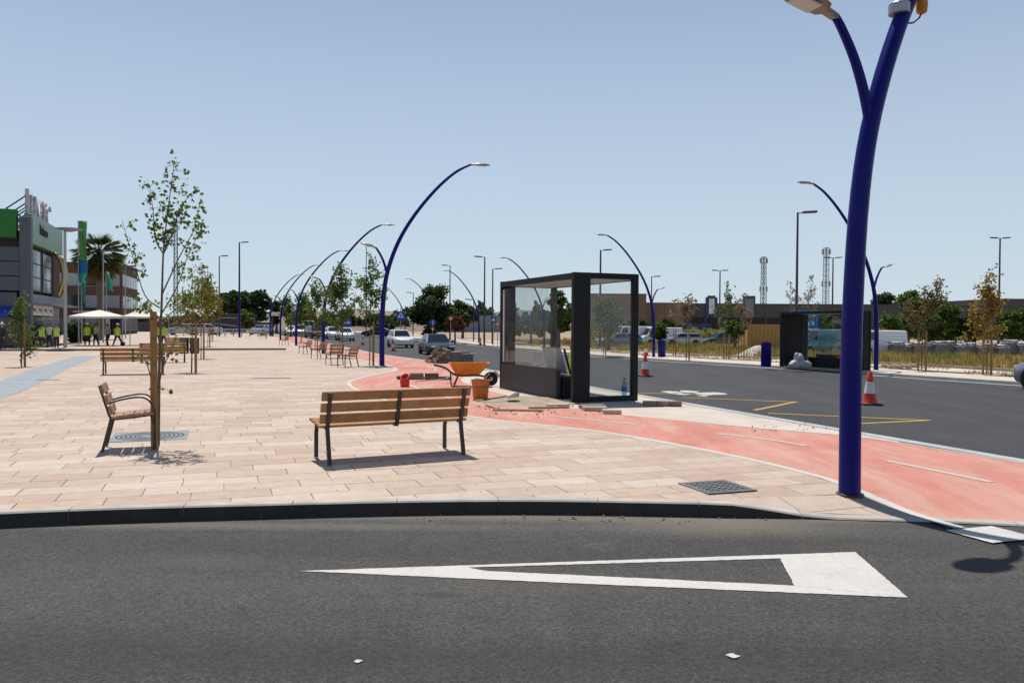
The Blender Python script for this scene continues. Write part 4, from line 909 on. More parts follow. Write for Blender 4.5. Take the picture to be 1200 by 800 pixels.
gen_tree(224.5, 436, 318, 'yellowing young tree tied to a stake beyond the wooden benches', 'leaf_yellowing', 48, .5, 1, .05, .35, .08, stake_h=1.7)
gen_tree(235.5, 420, 312, 'fuller yellow green young tree next to the dark grey bin', 'leaf_yellowing', 62, .75, 1, .1, .38, .11, stake_h=1.8)
gen_tree(243.5, 408, 325, 'young yellowing tree third in the staked row past the benches', 'leaf_yellowing', 90, .8, 1, .0, .35, .14, stake_h=1.8)
gen_tree(247.5, 401, 340, 'furthest young yellowing tree of the row past the benches', 'leaf_yellowing', 80, .8, 1, .0, .35, .18, stake_h=1.8)
gen_tree(433, 428, 302, 'slim green staked tree beside the blue lamp at the lane bend', 'leaf_young', 78, .58, 1, .05, .45, .105, stake_h=1.75, spread=.13)
gen_tree(398, 419, 314, 'dense green staked tree by the paired metal chairs', 'leaf_young', 110, .8, 1, .0, .3, .13, stake_h=1.8, spread=.16)
gen_tree(369.5, 408, 330, 'green staked tree behind the second blue lamp', 'leaf_young', 90, .85, 1, .0, .3, .16, stake_h=1.8, spread=.18)
gen_tree(352, 401, 345, 'small staked tree by the third blue lamp', 'leaf_young', 90, .9, 1, .1, .3, .2, stake_h=1.8, spread=.25)
gen_tree(335, 397, 348, 'small staked tree at the far canopy', 'leaf_young', 80, .8, 1, .1, .3, .22, stake_h=1.8, spread=.25)
gt = 'young trees on the far pavement'
gen_tree(804, 423, 343, 'sparse dry staked tree by the silver parked car', 'leaf_bleak', 26, .6, 1, .15, .5, .12, group=gt)
gen_tree(789, 417, 350, 'thin leafless sapling with one stake near the white van', 'leaf_bleak', 10, .4, 1, .05, .6, .12, group=gt, stake_h=1.9)
gen_tree(851, 421, 333, 'thin sparse tree between two stakes near the bright shrub', 'leaf_young', 34, .6, 2, .05, .45, .13, group=gt)
gen_tree(868.5, 421, 344, 'thin sparse tree with two stakes before the tan container', 'leaf_bleak', 26, .55, 2, .1, .5, .12, group=gt)
gen_tree(707, 416.5, 352, 'bushy young tree seen through the shelter portal', 'leaf_mid', 150, 1.0, 1, .2, .3, .17, group=gt, spread=.25)
gen_tree(1080, 434.5, 326, 'dark sparse leaning tree with two stakes before the round green trees', 'leaf_dead', 70, .8, 2, .75, .35, .10, group=gt, stake_h=1.8)
gen_tree(1156, 439, 318, 'orange leafed dried tree with two stakes beside the twin headed pole', 'leaf_autumn', 85, .5, 2, .1, .3, .11, group=gt, stake_h=1.8, spread=.15)
gen_tree(945, 416, 322, 'pale brown bare tree behind the far bus shelter', 'leaf_bleak', 45, .8, 1, .25, .4, .11, group=gt)
gen_tree(925, 409, 330, 'spindly bare tree left of the far shelter pole', 'leaf_bleak', 30, .6, 1, .0, .5, .12, group=gt)
gen_tree(690, 408, 345, 'thin sapling beside the tall pole behind the glass shelter', 'leaf_bleak', 30, .5, 1, .0, .5, .12, group=gt)

def big_tree(label, px, Y, py0, py1, wpx, leaf_mat, seed, n=2600, trunk=True, lobes=26, name='tree', group='grown trees', size=None, flat=1.0):
    """grown tree: trunk, limbs and leaf clumps through the crown between two picture heights at depth Y"""
    rg = random.Random(seed); p = at(px, Y); zt, zb = hgt(px, py0, Y), max(p.z + .1, hgt(px, py1, Y)); rx = wpx / F * Y / 2; H = zt - zb; t = thing(name, label, 'tree' if name != 'shrub' else 'shrub', p, 0, group)
    s_, t_ = ST(p.x, p.y); size = size or max(.16, Y * .0035); cz = (zb + zt) / 2 - p.z
    tk = MB(); cr = MB(); fork = max(.25, zb - p.z + H * .12)
    tk.tube([(0, 0, -.1), (.03, 0, fork * .5), (0, .04, fork)], [.045 * H + .05, .036 * H + .04, .03 * H + .03], 9)
    per = max(20, n // lobes)
    for k in range(lobes):
        while True:
            v = Vector((rg.uniform(-1, 1), rg.uniform(-1, 1), rg.uniform(-1, 1)))
            if .15 < v.length < 1: break
        v *= (.55 + .35 * rg.random()) / max(v.length, .5)
        wv = 1 - .25 * max(0, v.z); c = Vector((v.x * rx * wv, v.y * rx * wv, cz + v.z * H * .5 * flat)); r = rg.uniform(.2, .34) * min(rx, H * .6)
        tk.tube(arc_pts([(0, .03, fork * .95), (c.x * .45, c.y * .45, fork + (c.z - fork) * .55), tuple(c)], 3), [.02 * H, .013 * H, .009 * H, .006 * H, .004 * H, .003 * H, .002 * H][:7], 5)
        for _ in range(per):
            d = rnd_unit(rg); q = c + Vector((d.x, d.y, d.z * .75)) * r * (rg.random() ** .45) * rg.choice((1, 1, 1, 1.25)); 
            if q.z > .05: leaf(cr, q, size, rg, .1)
    tk.build('trunk', 'bark', t, 60); cr.build('crown', leaf_mat, t, fix=False); return t
big_tree('broad bright green tree beyond the wrapped pallets', 1063, 72, 337, 403, 60, 'leaf_mid', 1, 9000); big_tree('dense green tree merging with the broad tree beside it', 1097, 76, 343, 403, 58, 'leaf_mid', 2, 8000)
big_tree('small round dark shrub like tree between pallets and grey wall', 1136, 74, 368, 401, 29, 'leaf_dark', 3, 2200); big_tree('green tree beyond the parked car behind the orange leafed tree', 1191, 74, 357, 404, 48, 'leaf_mid', 4, 5000); big_tree('darker tree next to the grey wall corner near twin pole', 1177, 84, 366, 398, 24, 'leaf_dark', 41, 2000)
big_tree('round tree top rising above the grey warehouse roof', 1036, 125, 344, 372, 34, 'leaf_dark', 5, 2600)
big_tree('large round bushy tree behind the dark car', 506, 100, 332, 393, 60, 'leaf_dark', 6, 9000, lobes=40); big_tree('lower green tree right of the large round bushy tree', 542, 118, 353, 385, 40, 'leaf_dark', 7, 2600)
big_tree('reddish leafed shrub behind the yield sign', 533, 92, 371, 388, 26, 'leaf_red', 8, 900, name='shrub', group='shrubs')
big_tree('broad dark pine at the left of the far pine group', 275, 135, 335, 377, 40, 'leaf_dark', 9, 5200, lobes=30, flat=.8); big_tree('broad dark pine at the right of the far pine group', 300, 140, 332, 380, 42, 'leaf_dark', 10, 5200, lobes=30, flat=.8); big_tree('small dark conifer beside the far pines', 324, 150, 350, 382, 14, 'leaf_dark', 11, 1400)
big_tree('lighter green tree in front of the far pines', 287, 125, 362, 388, 26, 'leaf_mid', 12, 1600)
big_tree('bright green shrub before the dark warehouse sign', 861, 68, 372, 396, 26, 'leaf_mid', 13, 1800, name='shrub', group='shrubs'); big_tree('green tree at the brown warehouse end behind the portal', 713, 72, 350, 394, 34, 'leaf_mid', 14, 3200)
big_tree('dark hedge like shrub along the tan wall', 745, 95, 374, 392, 44, 'leaf_dark', 15, 1800, name='shrub', group='shrubs'); big_tree('dark shrub by the white van', 780, 98, 374, 392, 40, 'leaf_dark', 16, 1800, name='shrub', group='shrubs'); big_tree('low green shrub beside the silver parked car', 772, 84, 380, 397, 24, 'leaf_mid', 17, 1000, name='shrub', group='shrubs')
big_tree('green trees seen through the shelter glass near the lamp', 654, 75, 336, 392, 26, 'leaf_mid', 18, 3200); big_tree('dark bushes seen through the shelter glass', 622, 90, 368, 394, 60, 'leaf_dark', 19, 3000, name='shrub', group='shrubs')
big_tree('dark green shrub beside the green building', 88, 68, 374, 404, 26, 'leaf_dark', 20, 2000, name='shrub', group='shrubs'); big_tree('green shrub below the flags', 104, 72, 378, 404, 22, 'leaf_mid', 21, 1200, name='shrub', group='shrubs')
big_tree('hazy green trees at the far end of the avenue', 352, 175, 362, 388, 30, 'leaf_dark', 22, 1500); big_tree('distant green tree left of the round bushy tree', 452, 150, 372, 390, 30, 'leaf_dark', 24, 1200); big_tree('leafy tree behind the far shelter sign', 985, 95, 362, 394, 40, 'leaf_mid', 25, 2400)
# palm
pp = at(116, 80); pt = hgt(116, 300, 80) - pp.z; palm = thing('palm_tree', 'shaggy fan palm between the flags and the brown building', 'tree', pp, 0, 'grown trees')
MB().tube([(0, 0, -.1), (.1, 0, pt * .5), (0, 0, pt)], [.34, .27, .27], 10).build('trunk', 'bark', palm, 60); rg = random.Random(4)
def fronds(n, zlo, zhi, L, mat, name):
    mb = MB()
    for k in range(n):
        a = rg.uniform(0, 6.28); e = rg.uniform(zlo, zhi); d = Vector((math.cos(a) * math.cos(e), math.sin(a) * math.cos(e), math.sin(e))); P = [Vector((0, 0, pt))]
        for i in range(1, 5): d2 = d + Vector((0, 0, -.16 * i)); P.append(P[-1] + d2.normalized() * L / 4)
        for j in range(11):
            tip = P[4] + (P[4] - P[3]).normalized() * rg.uniform(.2, .7); side = (P[3] - P[2]).cross(Vector((0, 0, 1))); side = side.normalized() * (j - 5) * .13; b = len(mb.v)
            r = P[2].lerp(P[3], .3 + rg.random() * .6); q = r + side * .9 + (tip - r) * rg.uniform(.7, 1.0) - Vector((0, 0, abs(j - 5) * .05)); w_ = Vector((0, 0, .09)); mb.v += [tuple(r - w_), tuple(q), tuple(r + w_)]; mb.f.append((b, b + 1, b + 2))
        mb.tube(P, [.03, .025, .02, .015, .008], 4)
    mb.build(name, mat, palm, fix=False)
fronds(120, -.5, 1.4, 2.3, 'leaf_palm', 'crown'); fronds(110, -1.45, -.4, 2.3, 'leaf_dead', 'dead_fronds')
# dry grass of the field: tufts of blades
def grass(name, n, region, hmin, hmax, mat, seed, label):
    rg = random.Random(seed); mb = MB(); cl = []
    for k in range(n):
        if k % 9 == 0:
            for _ in range(4):
                cl = region(rg)
                if math.sin(cl[0] * .9 + 2 * math.sin(cl[1] * .5 + seed)) + .6 * math.sin(cl[1] * 1.1 + cl[0] * .25) > -.1: break
        s, t = cl[0] + rg.gauss(0, .5), cl[1] + rg.gauss(0, .45)
        if t < 33.4 and cl[1] > 33.4: continue
        x, y = W(s, t); z = g0(x, y) - .03
        for b_ in range(5):
            a = rg.uniform(0, 6.28); h = rg.uniform(hmin, hmax) * cl[2]; o = Vector((math.cos(a), math.sin(a), 0)) * rg.uniform(.05, .3) * h; wv = Vector((-math.sin(a), math.cos(a), 0)) * rg.uniform(.015, .04); p = Vector((x + rg.uniform(-.12, .12), y + rg.uniform(-.12, .12), z)); i = len(mb.v)
            mb.v += [tuple(p - wv), tuple(p + wv), tuple(p + o * .5 + Vector((0, 0, h * .6)) + wv * .7), tuple(p + o + Vector((0, 0, h)))]; mb.f.append((i, i + 1, i + 2, i + 3))
    tag(mb.build(name, mat, fix=False), label, 'grass', kind='stuff')
def reg_a(r): return (r.uniform(8, 95), 33.8 + 16 * r.random() ** 1.3, r.uniform(.6, 1.3))
grass('dry_grass', 11000, reg_a, .15, .5, 'leaf_dry', 1, 'tall dry straw coloured grass on the vacant field')
grass('green_weeds', 4200, lambda r: (r.uniform(8, 95), 34 + 11 * r.random(), r.uniform(.6, 1.3)), .25, .65, 'leaf_grassy', 2, 'greenish weeds among the dry grass')
grass('verge_weeds', 1500, lambda r: (r.uniform(8, 90), 29.9 + 3 * r.random(), .6), .08, .3, 'leaf_dry', 3, 'low dry weeds along the path edge')
# ================================================================== CARS
def car(label, loc, rz, paint, kind='sedan', L=4.5, Wd=1.8, H=1.46, group='cars on the avenue'):
    t = thing('parked_car' if 'parked' in group else 'car', label, 'van' if kind == 'van' else 'car', loc, rz, group)
    P = dict(sedan=([(.5, .30, .58, .80), (.47, .22, .66, .93), (.40, .20, .76, 1), (.22, .19, .92, 1), (.0, .19, .95, 1), (-.25, .19, .98, 1), (-.40, .20, 1.0, .98), (-.47, .22, .97, .93), (-.5, .32, .86, .84)], (.21, .04, -.20, -.42), .92, 1.0),
             suv=([(.5, .34, .68, .82), (.47, .25, .80, .94), (.40, .23, .92, 1), (.24, .22, 1.02, 1), (.0, .22, 1.04, 1), (-.25, .22, 1.06, 1), (-.42, .23, 1.07, .98), (-.48, .26, 1.05, .95), (-.5, .36, .95, .88)], (.24, .08, -.38, -.475), 1.02, 1.07),
             van=([(.5, .34, .80, .86), (.48, .26, .95, .96), (.42, .24, 1.10, 1), (.36, .24, 1.18, 1), (.0, .24, 1.2, 1), (-.25, .24, 1.2, 1), (-.45, .24, 1.2, .99), (-.49, .26, 1.2, .97), (-.5, .36, 1.15, .95)], (.37, .26, -.485, -.495), 1.18, 1.2))[kind]
    S, (c0, c1, c2, c3), zf, zr = P; hw0 = Wd / 2
    rows = []
    for u, zb, ztp, k in S:
        hw = hw0 * k; y = u * L; half = [(hw * .86, zb), (hw * .97, zb + .1), (hw, zb + (ztp - zb) * .5), (hw * .985, ztp - .10), (hw * .93, ztp - .02), (hw * .5, ztp + .012)]
        rows.append([(a, y, z) for a, z in half] + [(-a, y, z) for a, z in reversed(half)])
    body = MB().rings(rows).build('body', paint, t, 38)
    hb, ht = hw0 * .90, hw0 * (.70 if kind != 'van' else .84)
    def cab(y, z, f): w_ = hb + (ht - hb) * f; return [(w_, y, z), (-w_, y, z)]
    A = [(hb, c0 * L, zf - .03), (ht, c1 * L, H - .05), (ht, c2 * L, H - .05), (hb, c3 * L, zr - .03)]
    rows = []
    for (w_, y, z), (w2, y2, z2) in ((A[0], A[3]),): pass
    m = MB(); Lf = A; Rt = [(-a, y, z) for a, y, z in A]; cr = [(ht * .8, c1 * L - .06, H), (ht * .8, c2 * L + .06, H)]; cl = [(-a, y, z) for a, y, z in cr]
    m.v = Lf + Rt + cr + cl; m.f = [(0, 1, 2, 3), (7, 6, 5, 4), (0, 4, 5, 1), (2, 6, 7, 3), (1, 5, 10, 8), (2, 9, 11, 6), (1, 8, 9, 2), (5, 6, 11, 10), (8, 10, 11, 9), (0, 3, 7, 4)]
    m.build('cabin', paint, t)
    def pane(name, q, off):
        n = (Vector(q[1]) - Vector(q[0])).cross(Vector(q[2]) - Vector(q[0])).normalized(); c = sum((Vector(p) for p in q), Vector()) / len(q)
        if n.dot(c - Vector((0, 0, H * .7))) < 0: n = -n
        MB().prism([c + (Vector(p) - c) * off for p in q], n * .002, n * .012).build(name, 'glass_dark', t)
    pane('windscreen', [A[0], A[1], Rt[1], Rt[0]], .9); pane('rear_window', [A[3], A[2], Rt[2], Rt[3]], .84)
    for Q in (Lf, Rt):
        q0, q1, q2, q3 = (Vector(v) for v in Q); mb_, mt_ = q0.lerp(q3, .48), q1.lerp(q2, .42)
        if kind == 'van': pane('side_window', [q0.lerp(q3, .02), q1.lerp(q0, .08), q1.lerp(q2, .2), q0.lerp(q3, .26)], .85)
        else: pane('side_window', [q0, q1, mt_, mb_], .86); pane('side_window', [mb_, mt_, q2, q3], .86)
    r = .33 if kind != 'suv' else .36
    for sx in (-1, 1):
        for u in (.30, -.29):
            MB().lathe([(r + .05, 0), (r + .05, .012)], seg=20).build('wheel_arch', 'black', body).matrix_local = Matrix.Translation((sx * (hw0 - .006), u * L, r + .01)) @ Matrix.Rotation(sx * math.pi / 2, 4, 'Y')
            wh = MB().lathe([(r * .6, -.1), (r * .93, -.1), (r, -.06), (r, .06), (r * .93, .1), (r * .64, .1), (r * .6, .07)], seg=20).build('wheel', 'tyre', t, 50); wh.matrix_local = Matrix.Translation((sx * (hw0 - .075), u * L, r)) @ Matrix.Rotation(sx * math.pi / 2, 4, 'Y')
            MB().lathe([(r * .62, .06), (r * .55, .085), (r * .2, .075), (r * .12, .095)], seg=14).build('rim', 'rim', wh, 40)
        zf_ = S[1][2] - .06; zr_ = S[-2][2] - .14
        MB().box((sx * hw0 * .68, .478 * L, zf_), (.36, .12, .13), -sx * .28, .03).build('headlight', 'headlight', t); MB().box((sx * hw0 * .76, -.487 * L, zr_), (.24, .08, .2), sx * .2, .02).build('taillight', 'taillight', t)
        MB().box((sx * (hw0 + .08), c0 * L - .18, zf + .06), (.17, .1, .13), 0, .03).build('mirror', paint, t)
    MB().box((0, .492 * L, S[0][2] - .1), (hw0 * .9, .06, .1), 0, .01).build('grille', 'black', t); MB().box((0, .489 * L, .36), (hw0 * 1.3, .07, .14), 0, .02).build('lower_grille', 'black', t)
    MB().box((0, .5 * L + .012, .48), (.5, .012, .11)).build('number_plate', 'sign_white', t); MB().box((0, -.5 * L - .008, .62), (.5, .012, .11)).build('number_plate', 'sign_white', t)
    return t
def road_at(px, Y): return at(px, Y, -.13)
ON = RZ + math.pi
car('dark blue black sedan driving on the avenue behind the paver stack', road_at(511, 57), ON - .04, 'car_dark', 'sedan', 4.6, 1.84, 1.46)
car('white crossover following the dark sedan on the avenue', road_at(469, 74), ON - .02, 'car_white', 'suv', 4.3, 1.8, 1.62)
car('white hatchback on the avenue behind a staked tree', road_at(404, 96), ON, 'car_white', 'suv', 4.2, 1.8, 1.55); car('white van like car close behind the white hatchback', road_at(390, 104), ON, 'car_white', 'suv', 4.2, 1.8, 1.6)
car('dark maroon car on the avenue beyond the second lamp', road_at(369, 108), ON + .2, 'car_maroon', 'suv', 4.4, 1.8, 1.65); car('pale car with sun glare at the far end of the avenue', road_at(352, 122), ON, 'car_silver', 'suv', 4.3, 1.8, 1.7); car('white van at the far end of the avenue', road_at(361, 135), ON, 'car_white', 'van', 5, 2, 2.3); car('silver car turning at the avenue end by the canopy', road_at(341, 128), ON, 'car_silver', 'sedan', 4.4)
car('silver grey car at the kerb of the far lane beyond the orange leafed tree', at(1279, 25.3, -.13), RZ - .1, 'car_grey', 'suv', 4.3, 1.84, 1.56)
gpk = 'parked cars'
def parked(label, px, Y, rz, paint, kind, **k):
    p = at(px, Y); s_, t_ = ST(p.x, p.y); p.z += .12 if (s_ > 59.6 and t_ < 4.2 and s_ < 139) else (-.01 if t_ > 29 else (-.32 if s_ > 139 or t_ < -62 else 0)); return car(label, p, rz, paint, kind, group=gpk, **k)
parked('silver crossover parked behind the staked yellowing trees', 216, 105, RZ + 1.6, 'car_silver', 'suv'); parked('white car parked at the end of the row behind the staked trees', 239, 108, RZ + 1.3, 'car_white', 'sedan'); parked('silver car with sun glare beside the far guard rail', 307, 112, RZ + 2.6, 'car_silver', 'suv')
parked('dark blue car parked beyond the avenue by the pale wall', 441, 125, RZ + 1.2, 'car_dark', 'sedan')
parked('white van parked by the dark shrubs at the warehouse', 772, 88, RZ + 1.55, 'car_white', 'van', L=5.0, Wd=1.95, H=2.0); parked('silver crossover parked next to the blue containers', 797, 84, RZ + 1.5, 'car_silver', 'suv'); parked('dark green car parked right of the blue containers', 842, 88, RZ + 1.6, 'car_green', 'sedan')
parked('white van with teal panel behind the far shelter', 958, 62, RZ + 1.55, 'car_teal', 'van', L=4.8, Wd=1.95, H=2.0); parked('white pickup van beside the orange machine', 1025, 60, RZ + 1.5, 'car_white', 'van', L=4.4, Wd=1.9, H=1.9)
parked('teal car seen through the shelter portal', 725, 80, RZ + 1.6, 'car_teal', 'suv'); parked('white van seen through the shelter portal', 738, 88, RZ + 1.6, 'car_white', 'van', L=4.8, Wd=1.9, H=2.1); parked('white car parked before the long grey wall', 1116, 100, RZ + 1.55, 'car_white', 'suv')

# ================================================================== PEOPLE
def person(label, loc, rz, top, legs='cloth_dark', vest=None, hat=None, stride=.12, arms=((.26, .0), (.26, .05)), bag=False, hair='hair', sit=0):
    t = thing('person', label, 'person', loc, rz, 'people')
    V_, Rr, E = [], [], []
    def v(p, r): V_.append(p); Rr.append(r); return len(V_) - 1
    def ch(*idx): 
        for a, b in zip(idx, idx[1:]): E.append((a, b))
    pel = v((0, 0, .95), (.155, .115)); wa = v((0, 0, 1.12), (.14, .10)); chs = v((0, .01, 1.33), (.165, .115)); nk = v((0, .0, 1.47), (.065, .06)); n2 = v((0, .012, 1.53), (.055, .055)); hd = v((0, .025, 1.63), (.078, .092)); tp_ = v((0, .02, 1.72), (.06, .075))
    ch(pel, wa, chs, nk, n2, hd, tp_)
    hands = []
    for s_, (ax, ay) in zip((-1, 1), arms):
        st_ = stride * s_; hip = v((s_ * .10, 0, .86), (.10, .10)); kn = v((s_ * .11, st_ * .6 + .03, .48), (.066, .066)); an = v((s_ * .115, st_ - .02, .09), (.045, .045)); he = v((s_ * .118, st_, .045), (.045, .04)); to = v((s_ * .125, st_ + .16, .035), (.04, .03)); ch(pel, hip, kn, an, he, to)
        sh = v((s_ * .19, 0, 1.40), (.066, .066)); el = v((s_ * (ax - .02), ay * .3 - .03, 1.12), (.048, .048)); wr = v((s_ * ax, ay + .02, .90), (.033, .03)); ha = v((s_ * ax, ay + .04, .82), (.04, .022)); ch(chs, sh, el, wr, ha); hands.append(Vector((s_ * ax, ay + .04, .82)))
    me = bpy.data.meshes.new('tmp'); me.from_pydata([tuple(q) for q in V_], E, []); ob = bpy.data.objects.new('tmp', me); col.objects.link(ob); ob.modifiers.new('s', 'SKIN')
    for i, d in enumerate(me.skin_vertices[0].data): d.radius = Rr[i]; d.use_root = i == 0
    m = ob.modifiers.new('u', 'SUBSURF'); m.levels = 2; m.render_levels = 2
    bm = bmesh.new(); dg = bpy.context.evaluated_depsgraph_get(); bm.from_object(ob, dg); bpy.data.objects.remove(ob)
    mb = MB().addbm(bm)
    for k_, h in enumerate(hands):
        s_ = -1 if k_ == 0 else 1
        for f in range(4): L_ = (.065, .078, .072, .055)[f]; y = .022 - .016 * f; mb.tube([h + Vector((0, y, -.02)), h + Vector((-s_ * .004, y + .004, -.03 - L_ * .5)), h + Vector((-s_ * .016, y + .006, -.03 - L_))], [.009, .0085, .006], 6)
        mb.tube([h + Vector((0, .02, .01)), h + Vector((-s_ * .012, .042, -.02)), h + Vector((-s_ * .02, .045, -.05))], [.011, .01, .007], 6)
    mb.tube([(0, .115, 1.64), (0, .132, 1.615), (0, .118, 1.605)], [.009, .014, .01], 6)          # nose
    for s_ in (-1, 1): mb.tube([(s_ * .078, .02, 1.60), (s_ * .092, .01, 1.635), (s_ * .08, .012, 1.665)], .010, 5)
    b = mb.build('body', top, t, 70); b.data.materials.append(MATS[legs]); b.data.materials.append(MATS['skin']); b.data.materials.append(MATS['black'])
    for f in b.data.polygons:
        c = f.center
        f.material_index = 3 if c.z < .08 else 2 if (c.z > 1.485 or (abs(c.x) > .215 and c.z < .92) or (abs(c.x) > .2 and c.z < 1.16 and top not in ('cloth_dark',))) else 1 if c.z < .98 else 0
    hb_ = bmesh.new(); bmesh.ops.create_uvsphere(hb_, u_segments=14, v_segments=10, radius=1)
    for q in hb_.verts: q.co = Vector((q.co.x * .092, q.co.y * .108 + .005, q.co.z * .10 + 1.665)); q.co.z = max(q.co.z, 1.66 if q.co.y > .03 else 1.58)
    MB().addbm(hb_).build('hair', hair, t, 60)
    for s_ in (-1, 1): MB().lathe([(.004, -.004), (.009, 0), (.004, .004)], (s_ * .032, .107, 1.645), 8).build('eye', 'black', t)
    MB().box((0, .112, 1.575), (.045, .008, .008)).build('mouth', 'cloth_red', t)
    if hat: MB().lathe([(.135, 1.69), (.13, 1.70), (.115, 1.72), (.108, 1.77), (.075, 1.81), (.02, 1.825)], (0, .02, 0), 16).build('hard_hat', hat, t, 50)
    if vest:
        rows = [[(rx * math.cos(a), ry * math.sin(a), z) for a in [2 * math.pi * k / 16 for k in range(16)]] for z, rx, ry in ((.88, .195, .155), (1.0, .19, .148), (1.12, .18, .138), (1.25, .20, .148), (1.36, .215, .15), (1.44, .17, .12), (1.475, .10, .09))]
        vv = MB().rings(rows).build('vest', vest, t, 60)
        for z, rx, ry in ((1.0, .1935, .1515), (1.16, .188, .1435)): MB().rings([[(rx * math.cos(a), ry * math.sin(a), z + dz) for a in [2 * math.pi * k / 16 for k in range(16)]] for dz in (0, .05)]).build('reflective_band', 'reflective', vv, 60)
    if bag:
        bg_ = thing('bag', 'black bag hanging from the hand of the worker under the parasol', 'bag', (loc[0] + .42, loc[1] - .05, loc[2]), rz); MB().box((0, 0, .22), (.36, .18, .42), 0, .05).build('body', 'black', bg_, 40); MB().tube(arc_pts([(-.1, 0, .42), (-.08, 0, .6), (.08, 0, .6), (.1, 0, .42)], 4), .012, 6).build('strap', 'black', bg_)
    return t
def folk(px, Y, *a, **k): p = at(px, Y); return person(a[0], p, *a[1:], **k)
folk(102, 60, 'worker seen from behind in lime vest and white hard hat, leftmost under the parasol', 0.1, 'lime', vest='lime', hat='hat_white')
folk(112.5, 61.5, 'person in a pale top standing behind the worker under the parasol', 2.6, 'cloth_white'); folk(126, 60, 'person in grey shirt and dark trousers walking under the parasol', 1.2, 'cloth_grey', stride=.2)
folk(137.5, 60, 'striding worker in lime vest carrying a black bag under the parasol', -.3, 'lime', vest='lime', hat='hat_white', stride=.34, bag=True)
folk(184.5, 62, 'person in green and lime vest under the peaked canopy', .4, 'cloth_dark', vest='lime'); folk(191.5, 61, 'worker in lime vest beside the tied stake under the peaked canopy', -.5, 'lime', vest='lime')
folk(49, 55, 'worker in lime vest standing by the shop window', .6, 'cloth_dark', vest='lime'); folk(58, 55.6, 'person in white shirt beside the shop window', 2.9, 'cloth_white'); folk(66, 54.6, 'person in dark clothes and lime bib near the disc lamp', -2.4, 'cloth_dark', vest='lime'); folk(40, 56, 'person in dark clothes against the building corner column', 1.4, 'cloth_dark'); folk(3, 52, 'person in white cap under the blue awning', 2.5, 'cloth_dark', hat='hat_white')
folk(672, 23.5, 'worker in red shirt and lime trousers behind the shelter post', 1.5, 'cloth_red', 'lime', hair='sack')

# ================================================================== LEFT SIDE: SHOP, FLAGS, CANOPIES, OFFICES
BX = at(36.5, 56); bs, bt = ST(BX.x, BX.y); bz = BX.z
shop = thing('shop_building', 'two storey shop with green fascia, dark glazing and roof sign', 'building', BX, RZ)
# local x: across (+ towards the avenue), local y: along; corner column at the origin. Left front spans x<0 at y=0, right face spans y>0 at x=0
Ht = 9.35; LW, LD = 16.0, 12.2
MB().box((-LW / 2 - .1, LD / 2 + .35, 4.1), (LW - 1.0, LD - .7, 8.2)).build('core', 'wall_dark', shop)
MB().box((-.35, .35, 4.55), (.70, .70, 9.1), 0, .02).build('corner_column', 'cladding_slate', shop)
MB().box((-LW / 2 - .42, .35, 8.6), (LW - .9, .62, 1.95), 0, .02).build('green_fascia', 'cladding_green', shop)
MB().box((-LW / 2 - .42, .35, 3.35), (LW - .9, .66, 1.05), 0, .02).build('spandrel', 'cladding_slate', shop)
for i in range(6):
    x0 = -.75 - i * 2.5
    for j in range(3):
        pn = MB().box((x0 - 1.22, .30, 4.5 + j * 1.02), (2.40, .05, .96)).build('window_pane', 'glass_dark', shop)
    MB().box((x0 - 2.47, .26, 5.55), (.08, .12, 3.2)).build('mullion', 'frame_dark', shop)
    MB().box((x0 - 1.22, .45, 1.42), (2.36, .05, 2.75)).build('shop_pane', 'glass_dark', shop)
MB().box((-LW / 2 - .42, .25, 7.56), (LW - .9, .2, .08)).build('window_head', 'frame_dark', shop)
for i in range(3):
    y0 = .75 + i * 3.85; m = MB().box((-.30, y0 + 1.92, 7.75 + .65), (.5, 3.80, 2.05), 0, .02).build('mint_fascia', 'cladding_mint', shop)
    if i < 2:
        for j in range(3): 
            for k in range(2): MB().box((-.22, y0 + .98 + k * 1.92, 4.55 + j * .98), (.05, 1.82, .92)).build('window_pane', 'glass_sky_tone', shop)
            MB().box((-.17, y0 + 1.92, 4.06 + j * .98 + .0), (.1, 3.7, .05)).build('transom', 'frame_dark', shop)
        MB().box((-.16, y0 + 3.86, 5.5), (.12, .1, 3.1)).build('mullion', 'frame_dark', shop)
        for k in range(2): MB().box((-.22, y0 + .98 + k * 1.92, 1.15), (.05, 1.82, 2.2)).build('shop_pane', 'glass_sky_tone' if i else 'glass_dark', shop)
        for k in range(2):
            sg = MB().box((-.14, y0 + .98 + k * 1.92, 2.72), (.06, 1.78, .78)).build('shop_sign', 'sign_white', shop)
            MB().box((-.105, y0 + .8 + k * 1.92, 2.74), (.01, .5, .22)).build('logo', 'taillight' if k else 'pole_grey', sg); MB().box((-.105, y0 + 1.3 + k * 1.92, 2.66), (.01, .3, .3)).build('logo', 'pole_grey' if k else 'orange', sg)
MB().box((-.30, LD / 2, 3.45), (.52, LD - .7, .75), 0, .02).build('spandrel', 'cladding_grey', shop)
MB().box((-.45, 10.3, 1.5), (.3, 3.6, 3.0)).build('pier_wall', 'cladding_grey', shop); MB().box((-.4, 10.3, 5.5), (.3, 3.6, 3.3)).build('end_wall', 'brick_brown', shop)
MB().box((.55, 6.0, 3.12), (1.3, 11.2, .12)).build('canopy', 'cladding_grey', shop)
gm = MB()
for k in range(9): a = k / 8 * math.pi; gm.v += []
gm.tube(arc_pts([(.25, 8.6, 4.0), (.55, 8.7, 5.2), (.45, 8.8, 6.4), (.1, 8.9, 7.1), (-.05, 9.0, 7.3)], 4), .13, 8); gm.tube(arc_pts([(.25, 9.8, 3.8), (.6, 9.9, 5.2), (.5, 9.9, 6.5), (.1, 10, 7.1)], 4), .12, 8); gm.build('gold_arch', 'gold', shop, 50)
